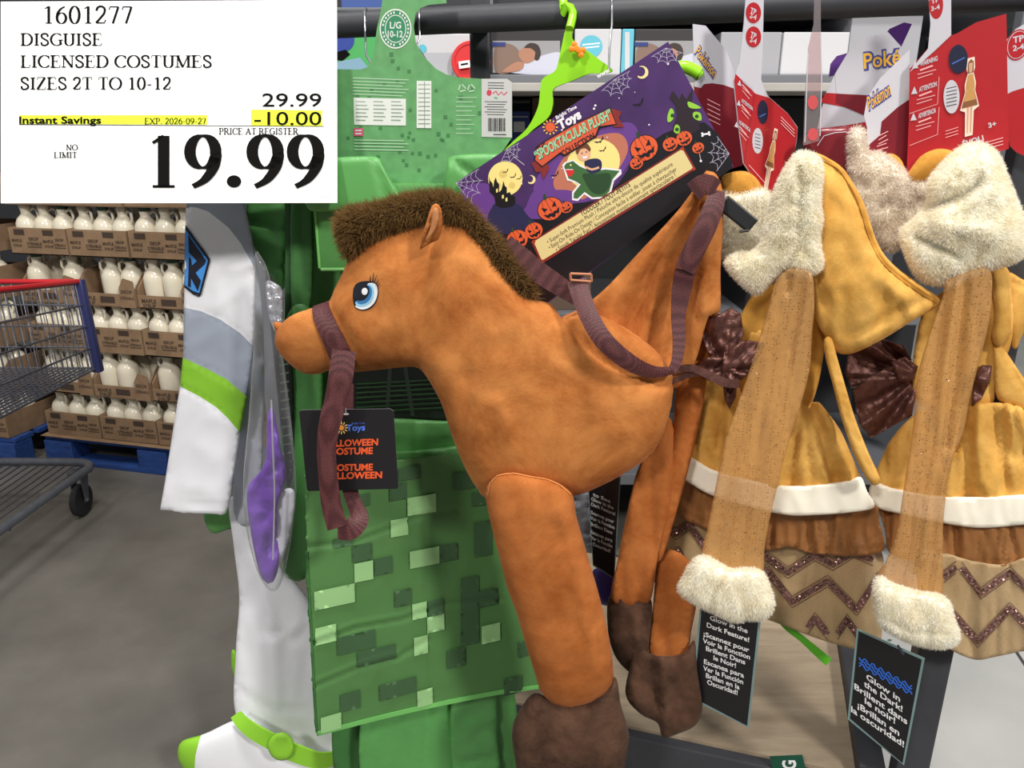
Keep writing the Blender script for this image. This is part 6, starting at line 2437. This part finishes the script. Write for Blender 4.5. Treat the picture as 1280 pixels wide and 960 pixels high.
so_ = sv.build('sheer_sleeve', M_net, d2)
sparkle(sv, so_, [(1176, 390), (1226, 390), (1190, 560), (1170, 720), (1120, 710), (1146, 540)], 80, 5)
CF2 = [(1098, 722), (1112, 730), (1128, 736), (1150, 742), (1175, 746), (1186, 758), (1190, 776), (1197, 792), (1192, 804), (1176, 808), (1156, 806), (1136, 800), (1116, 790), (1102, 780), (1096, 760), (1094, 740)]
cf = Pillow(CF2, (1.115, S, 0), .028, .02, step=4.5, fold=summed(drp(.005, 16, 30, 19), ridges((-.006, 3, [(1104, 770), (1140, 788), (1186, 790)]))))
cf.build('sleeve_cuff', M_cream, d2, fur=(15000, .0056, .0009, .4, .2), fur_mat=M_creamf)
# ================================================================== RED HANG CARDS ON THE RAIL
M_redc = mat('glossy_red_card', (176, 36, 42), 0.3, var=.06, scale=9, coat=.15)
M_redd = mat('deep_red_card', (120, 26, 38), 0.32, var=.06, scale=9, coat=.15)
M_wc = mat('glossy_white_card', (200, 198, 206), 0.3, coat=.15)
M_yl = mat('wordmark_yellow', (232, 176, 52), .4)
M_bl = mat('wordmark_blue', (54, 64, 142), .4)
M_pk = mat('pale_pink_print', (236, 170, 172), .5)
M_ball = mat('navy_disc', (30, 32, 58), .35)


def card_thing(label, base, cat='hang card'):
    return thing('hang_card', label, cat, base)


def wordmark(d, s, a, b, up):
    """bold yellow letters on a dark blue outline"""
    d.text(s, a, b, M_bl, .09, up=up)
    d.text(s, (a[0], a[1]), (b[0], b[1]), M_yl, .015, up=up)


# far left, half behind the purple box
p = (1.072, .25, 0)
A2 = card_thing('white and dark red hang card half hidden behind the purple box corner', P(915, 215, p))
card('card_sheet', [(866, 30), (882, 32), (908, 63), (920, 96), (922, 130), (930, 206), (905, 214), (880, 160), (868, 118)], p, .001, M_wc, A2)
d = Decals(p, lift=.0004)
d.poly([(867, 108), (876, 110), (880, 105), (890, 104), (904, 106), (921, 112), (922, 130), (930, 206), (905, 214), (880, 160), (868, 118)], M_redd)
wordmark(d, 'Pokémon', (868, 66), (892, 98), (874, 56))
for i in range(5):
    d.line([(884, 124 + 6 * i), (900, 132 + 6 * i)], 1.1, M_pk)
d.build('card_print', A2)
# front left card
p = (.93, .5, 0)
A1 = card_thing('red and white hang card facing front between purple box and fur collar', P(960, 240, p))
card('card_sheet', [(933, -12), (955, -12), (953.5, 60), (951.5, 99), (955, 110), (961, 121), (985, 142), (997, 159), (996, 175), (992, 197), (980, 225), (966, 250), (945, 228), (929, 204), (922, 150), (917, 101), (924, 80), (930, 30)], p, .001, M_wc, A1)
d = Decals(p, lift=.0004)
d.poly([(919, 92), (932, 105), (944, 117), (962, 122.5), (985, 142.5), (996.5, 159.5), (995.5, 175), (991.5, 197), (979.5, 225), (966, 249.5), (945, 227.5), (929.5, 203.5), (922.5, 150), (917.5, 101)], M_redc)
d.line([(943, 117), (938, 150), (930, 204)], .8, M_redd)
for y in (16, 46):
    d.disc((941.5, y), 9.5, M_redc, 13)
    d.text('TP', (937, y - .5), (944, y + 2.5), M_wc, .03)
    d.text('2-4', (936.5, y + 6), (944.5, y + 9), M_wc, .03)
d.disc((953, 140), 6.6, M_ball, 15, .0)
d.line([(949, 146), (957, 142)], 1.2, mat('blue_print_stroke', (70, 110, 190), .4))
d.disc((946.5, 176), 6.6, M_wc, 16, .0)
for i in range(5):
    d.line([(943, 167 + 4.2 * i), (950, 169 + 4.2 * i)], .8, M_ink)
for j, (x, y, wd_) in enumerate(((924, 103, 'WARNING'), (923, 128, 'ATTENTION'), (920, 155, 'ADVERTENCIA'))):
    d.text(wd_, (x + 3, y - .5), (x + 17, y + 10.5), M_wc, .03, up=(x + 3, y - 5.5))
    d.poly([(x - 3, y + 3), (x, y - 3), (x + 2, y + 5)], M_wc)
    for i in range(1, 4):
        d.line([(x + 3, y - 1 + 3.6 * i), (x + 15 - (i % 2) * 3, y + 10 + 3.6 * i)], 1.3 if i < 2 else .8, M_pk)
for i in range(3):
    d.line([(975, 146 + 4 * i), (992, 163 + 4 * i)], .9, M_pk)
d.line([(935, 206), (958, 232)], .9, M_pk)
# small photo of a child in a plain brown dress
M_cut, M_cutb = mat('print_outline', (236, 214, 196), .5), mat('print_brown', (134, 84, 46), .5)
M_cutc, M_cuts = mat('print_tan', (196, 146, 84), .5), mat('print_skin_tone', (206, 160, 130), .5)


def small_figure(d, f):
    d.poly([f(x, y) for x, y in ((-.16, 0), (.16, 0), (.2, .14), (.14, .2), (.26, .34), (.24, .44), (.44, .66), (.2, .7), (.18, 1.02), (-.18, 1.02), (-.2, .7), (-.44, .66), (-.24, .44), (-.26, .34), (-.14, .2), (-.2, .14))], M_cut)
    for s in (-1, 1):
        d.poly([f(x * s, y) for x, y in ((.03, .64), (.13, .64), (.11, .98), (.04, .98))], M_cuts)
        d.poly([f(x * s, y) for x, y in ((.12, .24), (.2, .34), (.22, .46), (.17, .46), (.1, .34))], M_cutc)
    d.poly([f(x, y) for x, y in ((-.38, .64), (-.2, .44), (.2, .44), (.38, .64))], M_cutb)
    d.poly([f(x, y) for x, y in ((-.28, .56), (-.2, .44), (.2, .44), (.28, .56))], M_cutc)
    d.poly([f(x, y) for x, y in ((-.13, .22), (.13, .22), (.13, .45), (-.13, .45))], M_cutc)
    d.poly([f(x, y) for x, y in ((-.13, .06), (.0, .02), (.13, .06), (.14, .2), (-.14, .2))], M_cutb)
    d.poly([f(x, y) for x, y in ((-.09, .07), (.09, .07), (.07, .18), (0, .21), (-.07, .18))], M_cuts)


small_figure(d, lambda x, y: (969 - 13 * y + 13 * x, 161 + 74 * y + 6 * x))
d.build('card_print', A1)
# clear plastic strip
p = (1.165, -.31, 0)
st = card_thing('clear plastic hanger strip in front of the rail beside white carton', P(1016, 200, p), 'plastic strip')
card('strip_film', [(1018, -14), (1026, -14), (1026, 30), (1028, 100), (1026, 150), (1024, 176), (1004, 182), (1006, 120), (1010, 60), (1017, 30)], p, .002, clear_film('strip_plastic', (246, 226, 226), .22, .12), st)
d = Decals(p, lift=.0006)
for y, h in ((128, 9), (168, 8)):
    d.disc((1016, y), 6.5, mat('strip_red_print', (200, 80, 84), .4), h)
d.line([(1010, 66), (1008, 120), (1006, 178)], 1.2, M_wc)
d.line([(1026, 40), (1027, 100), (1025, 170)], 1.2, M_wc)
d.build('strip_print', st)
# folded white-and-red card in the middle
p = (1.262, -.31, 0)
E = card_thing('white hang card with red band standing behind the clear strip', P(1060, 165, p))
card('card_sheet', [(1020, 168), (1026, 140), (1032, 117), (1044, 92), (1059, 67), (1070, 56), (1084, 46), (1110, 40), (1128, 60), (1128, 170), (1086, 176), (1060, 172)], p, .001, M_wc, E)
d = Decals(p, lift=.0004)
d.poly([(1025, 128), (1032, 116), (1056, 117.5), (1084, 119), (1080, 144), (1057, 134)], M_redc)
d.poly([(1045, 117), (1084, 119), (1080, 144), (1044, 129)], M_redd)
d.poly([(1020, 168), (1021.5, 161), (1055, 157), (1084, 152), (1086, 176), (1060, 172)], M_redc)
d.line([(1058, 139), (1055, 158)], .9, M_lab)
d.line([(1044, 92), (1046, 117)], .7, M_lab)
wordmark(d, 'Poké', (1080, 86), (1126, 80), (1079, 66))
d.build('card_print', E)
pu = thing('purple_card', 'purple curved card between rail and white hang card', 'card', P(1040, 98, (1.30, -.31, 0)))
card('card_sheet', [(1036, 96), (1038, 80), (1046, 70), (1060, 66), (1052, 80), (1044, 94)], (1.30, -.31, 0), .001, mat('purple_card', (98, 52, 140), .4), pu)
pu = thing('purple_card', 'purple card tip below the rail above the big red card', 'card', P(1118, 52, (1.30, -.31, 0)))
card('card_sheet', [(1104, 46), (1112, 36), (1130, 28), (1140, 30), (1126, 60)], (1.30, -.31, 0), .001, mat('purple_card', (98, 52, 140), .4), pu)
# dark red curled card below it
p = (1.225, -.31, 0)
F = card_thing('dark red curled hang card low between the two fur collars', P(1040, 215, p))
q = Pillow([(1003, 178), (1012, 166), (1026, 160), (1045, 160), (1066, 163), (1067, 222), (1048, 222), (1030, 214), (1014, 196)], p, .012, .004, step=5)
q.build('card_sheet', M_redd, F)
d = Decals(q, lift=.001)
d.line(densify([(1022, 182), (1030, 170), (1044, 166), (1058, 165)], 4, False), .9, M_wc)
d.build('fold_line', F)
# big card on the right: narrow side fold + wide face
p1 = (1.166, -.2, 0)
p2 = (1.36, -.6, 0)
C = card_thing('large red hang card with white neck above the right fur collar', P(1180, 200, p2))
card('side_panel', [(1083, 198), (1084, 160), (1080, 145), (1084, 122), (1100, 98), (1137, 62), (1137, 150), (1133, 223), (1118, 208), (1104, 198), (1086, 202)], p1, .001, M_wc, C)
d = Decals(p1, lift=.0004)
d.poly([(1083.5, 198), (1086, 181), (1100, 169), (1102, 152), (1122, 134), (1137, 124), (1137, 150), (1133, 223), (1118, 208), (1104, 198), (1086, 202)], M_redd)
wordmark(d, 'Pokémon', (1086, 138), (1114, 118), (1083, 121))
for i in range(5):
    d.line([(1096 + 2 * (i > 1), 188 - 5 * i + (i > 1) * 2), (1110 - (i % 2) * 2, 184 - 5 * i)], 1.0, M_pk)
d.build('side_print', C)
card('card_sheet', [(1133, 223), (1136, 150), (1137, 86), (1150, 72), (1160, 60), (1163, 30), (1160, -14), (1189, -14), (1189, 44), (1196, 42), (1220, 28), (1258, 17), (1261, 186), (1240, 192), (1190, 206), (1160, 216)], p2, .001, M_redc, C)
d = Decals(p2, lift=.0004)
d.poly([(1137, 90), (1150, 73), (1160, 61), (1163, 30), (1160, -14), (1189, -14), (1189, 44), (1170, 62), (1150, 80)], M_wc)
d.disc((1170, 6), 9, M_redc, 18)
d.text('TP', (1164, 5), (1174, 2), M_wc, .03)
d.text('3-4', (1164, 14), (1175, 11), M_wc, .03)
for x, y, wd_ in ((1140, 80, 'WARNING'), (1139, 112, 'ATTENTION'), (1138, 145, 'ADVERTENCIA')):
    d.text(wd_, (x + 10, y + 3), (x + 32, y - 4.5), M_wc, .03, up=(x + 10, y - 3))
    d.poly([(x, y + 32 - 26), (x + 4, y - 4), (x + 8, y + 5)], M_wc)
    for i in range(1, 4):
        d.line([(x + 10 - 3 * (i > 1), y + 3 + 5 * i), (x + 30 - 4 * (i % 2), y - 3 + 5 * i)], 1.9 if i < 2 else 1.0, M_pk)
d.line([(1137, 142), (1172, 130), (1174, 96)], .7, M_pk)
d.line([(1137, 182), (1172, 168), (1174, 134)], .7, M_pk)
d.disc((1198, 74), 12, M_ball, 18)
d.line([(1190, 80), (1206, 72)], 1.4, mat('blue_print_stroke', (70, 110, 190), .4))
d.disc((1189.5, 121), 10, M_wc, 21)
for i in range(6):
    d.line([(1183, 111 + 4.4 * i), (1196, 108 + 4.4 * i)], .9, M_ink)
small_figure(d, lambda x, y: (1214 - 3 * y + 27 * x, 72 + 96 * y - 7 * x))
d.text('ÉVOLI', (1204, 183), (1230, 175), M_wc, .03)
for i in range(3):
    d.line([(1190, 190 + 4 * i), (1254, 172 + 4 * i)], 1.0, M_pk)
d.text('3+', (1236, 160), (1246, 157), M_wc, .03)
for i in range(3):
    d.line([(1182, 164 + 4 * i), (1198, 159 + 4 * i)], .8, M_pk)
d.build('card_print', C)
# card at the right edge
p = (1.275, -.4, 0)
Dc = card_thing('white and red hang card with red size disc at the right edge', P(1275, 190, p))
card('card_sheet', [(1252, 70), (1258, 50), (1270, 36), (1284, 28), (1312, 20), (1312, 210), (1270, 190), (1262, 182), (1255, 130)], p, .001, M_wc, Dc)
d = Decals(p, lift=.0004)
d.poly([(1254, 120), (1266, 114), (1312, 100), (1312, 210), (1270, 190), (1262, 182)], M_redc)
d.disc((1272, 56), 14, M_redc, 20, .3)
d.disc((1272, 56), 12.4, M_wc, 18, .3)
d.disc((1272, 56), 11.6, M_redc, 17.2, .3)
d.text('TP', (1266, 54), (1280, 51), M_wc, .03)
d.text('2-4', (1266, 64), (1280, 61), M_wc, .03)
d.build('card_print', Dc)

# ================================================================== BLACK GLOW TAGS
M_glow = mat('glow_rim_grey_teal', (122, 148, 148), .4)
M_tk = mat('glow_tag_black', (20, 20, 24), .35)


def glow_tag(label, cs, pl):
    o = thing('glow_tag', label, 'tag', P(cs[3][0], cs[3][1], pl))
    card('tag_card', cs, pl, .0012, M_glow, o)
    d = Decals(pl, lift=.0004)
    cx = sum(c[0] for c in cs) / 4
    cy = sum(c[1] for c in cs) / 4
    d.poly([(cx + (x - cx) * .93, cy + (y - cy) * .965) for x, y in cs], M_tk)
    return o, d


def lines(d, rows, sl, cap, bold=.02, m=None):
    for s, cx, cy, wd in rows:
        a = (cx - wd / 2, cy - sl * wd / 2)
        d.text(s, a, (cx + wd / 2, cy + sl * wd / 2), m or M_white, bold, up=(a[0] + cap * .03, a[1] - cap))


tp1 = (1.192, -.5, 0)
g1, d = glow_tag('black glow tag with white text hanging below the left fur cuff', [(876, 745), (951, 776), (936, 910), (864.5, 874)], tp1)
lines(d, [('to See', 917, 775, 27), ('Glow in the', 911, 783, 47), ('Dark Feature!', 910, 793, 53), ('¡Scannez pour', 908, 805, 57), ('Voir la Fonction', 908, 813.5, 59), ('Brillent Dans', 907, 821.5, 49), ('le Noir!', 906, 829.5, 28),
          ('Escanea para', 905, 838, 50), ('Ver la Función', 904, 846, 50), ('Brillan en la', 903.5, 854, 42), ('Oscuridad!', 903, 861.5, 38)], .36, 6.0)
d.build('tag_print', g1)
tp2 = (1.338, -.7, 0)
g2, d = glow_tag('black glow tag with blue wavy mark below the right fur cuff', [(1071, 786), (1156, 823), (1130, 957), (1059.5, 899)], tp2)
M_blw = mat('glow_blue', (48, 112, 226), .4)
for k in range(3):
    pts = []
    for i in range(30):
        x = 1074 + 66 * i / 29
        pts.append((x, 822 + 4.2 * k + (x - 1074) * .56 + 2.6 * math.sin(i * 1.45 + k)))
    d.line(pts, 1.6, M_blw)
lines(d, [('Glow in', 1104, 863, 42), ('the Dark!', 1104, 873.5, 48), ('Brillent dans', 1101, 883, 66), ('le noir!', 1100, 891.5, 38), ('¡Brillan en', 1098, 902, 52), ('la oscuridad!', 1097, 911.5, 66)], .68, 7.5)
d.disc((1112, 800), 3, M_glow, 1.6)
d.line([(1122, 806), (1130, 818)], 3, mat('tag_sheen_grey', (60, 66, 76), .4))
d.build('tag_print', g2)
tp3 = (1.16, -.3, 0)
g3, d = glow_tag('black glow tag in shadow between plush foreleg and hind legs', [(735, 612), (776, 594), (768, 724), (741, 707)], tp3)
lines(d, [('to See', 752, 624, 22), ('Glow in the', 753, 631, 28), ('Dark Feature!', 754, 638, 30), ('Scannez pour', 753, 648, 29), ('Voir la Fonction', 753, 655, 30), ('Brillent Dans', 752, 662, 27),
          ('Escanea para', 752, 672, 27), ('Ver la Función', 752, 679, 27), ('Oscuridad!', 752, 686, 22)], .42, 4.4, .03, M_lab)
d.build('tag_print', g3)
cp3 = (1.20, -.3, 0)
cb3 = thing('clear_pouch', 'crumpled clear plastic pouch behind the foreleg beside shadowed tag', 'pouch', P(740, 690, cp3))
q = Pillow([(716, 606), (738, 600), (742, 650), (740, 690), (728, 680), (718, 640)], cp3, .012, fold=drape(.01, 8, 14, 4), step=4)
q.build('pouch_film', mat('pouch_silver', (176, 180, 192), .2, var=.2, scale=60), cb3)
pp = thing('purple_packet', 'purple packet below the shadowed black tag', 'packet', P(760, 745, cp3))
q = Pillow([(742, 712), (770, 716), (772, 752), (752, 756), (744, 740)], cp3, .01, step=5)
q.build('packet_film', mat('packet_purple', (70, 52, 132), .35, var=.15, scale=40), pp)
# lime strap end under the tulle
ls = thing('lime_strap', 'lime green strap end hanging below the tulle hem', 'strap', P(1036, 828, (1.25, -.31, 0)))
ribbon('strap_tape', [(960, 752, 1.10, 7), (980, 780, 1.10, 8), (1004, 800, 1.10, 8), (1020, 814, 1.10, 10), (1036, 828, 1.10, 11)], mat('lime_tape', (92, 186, 34), .5), ls, .002)
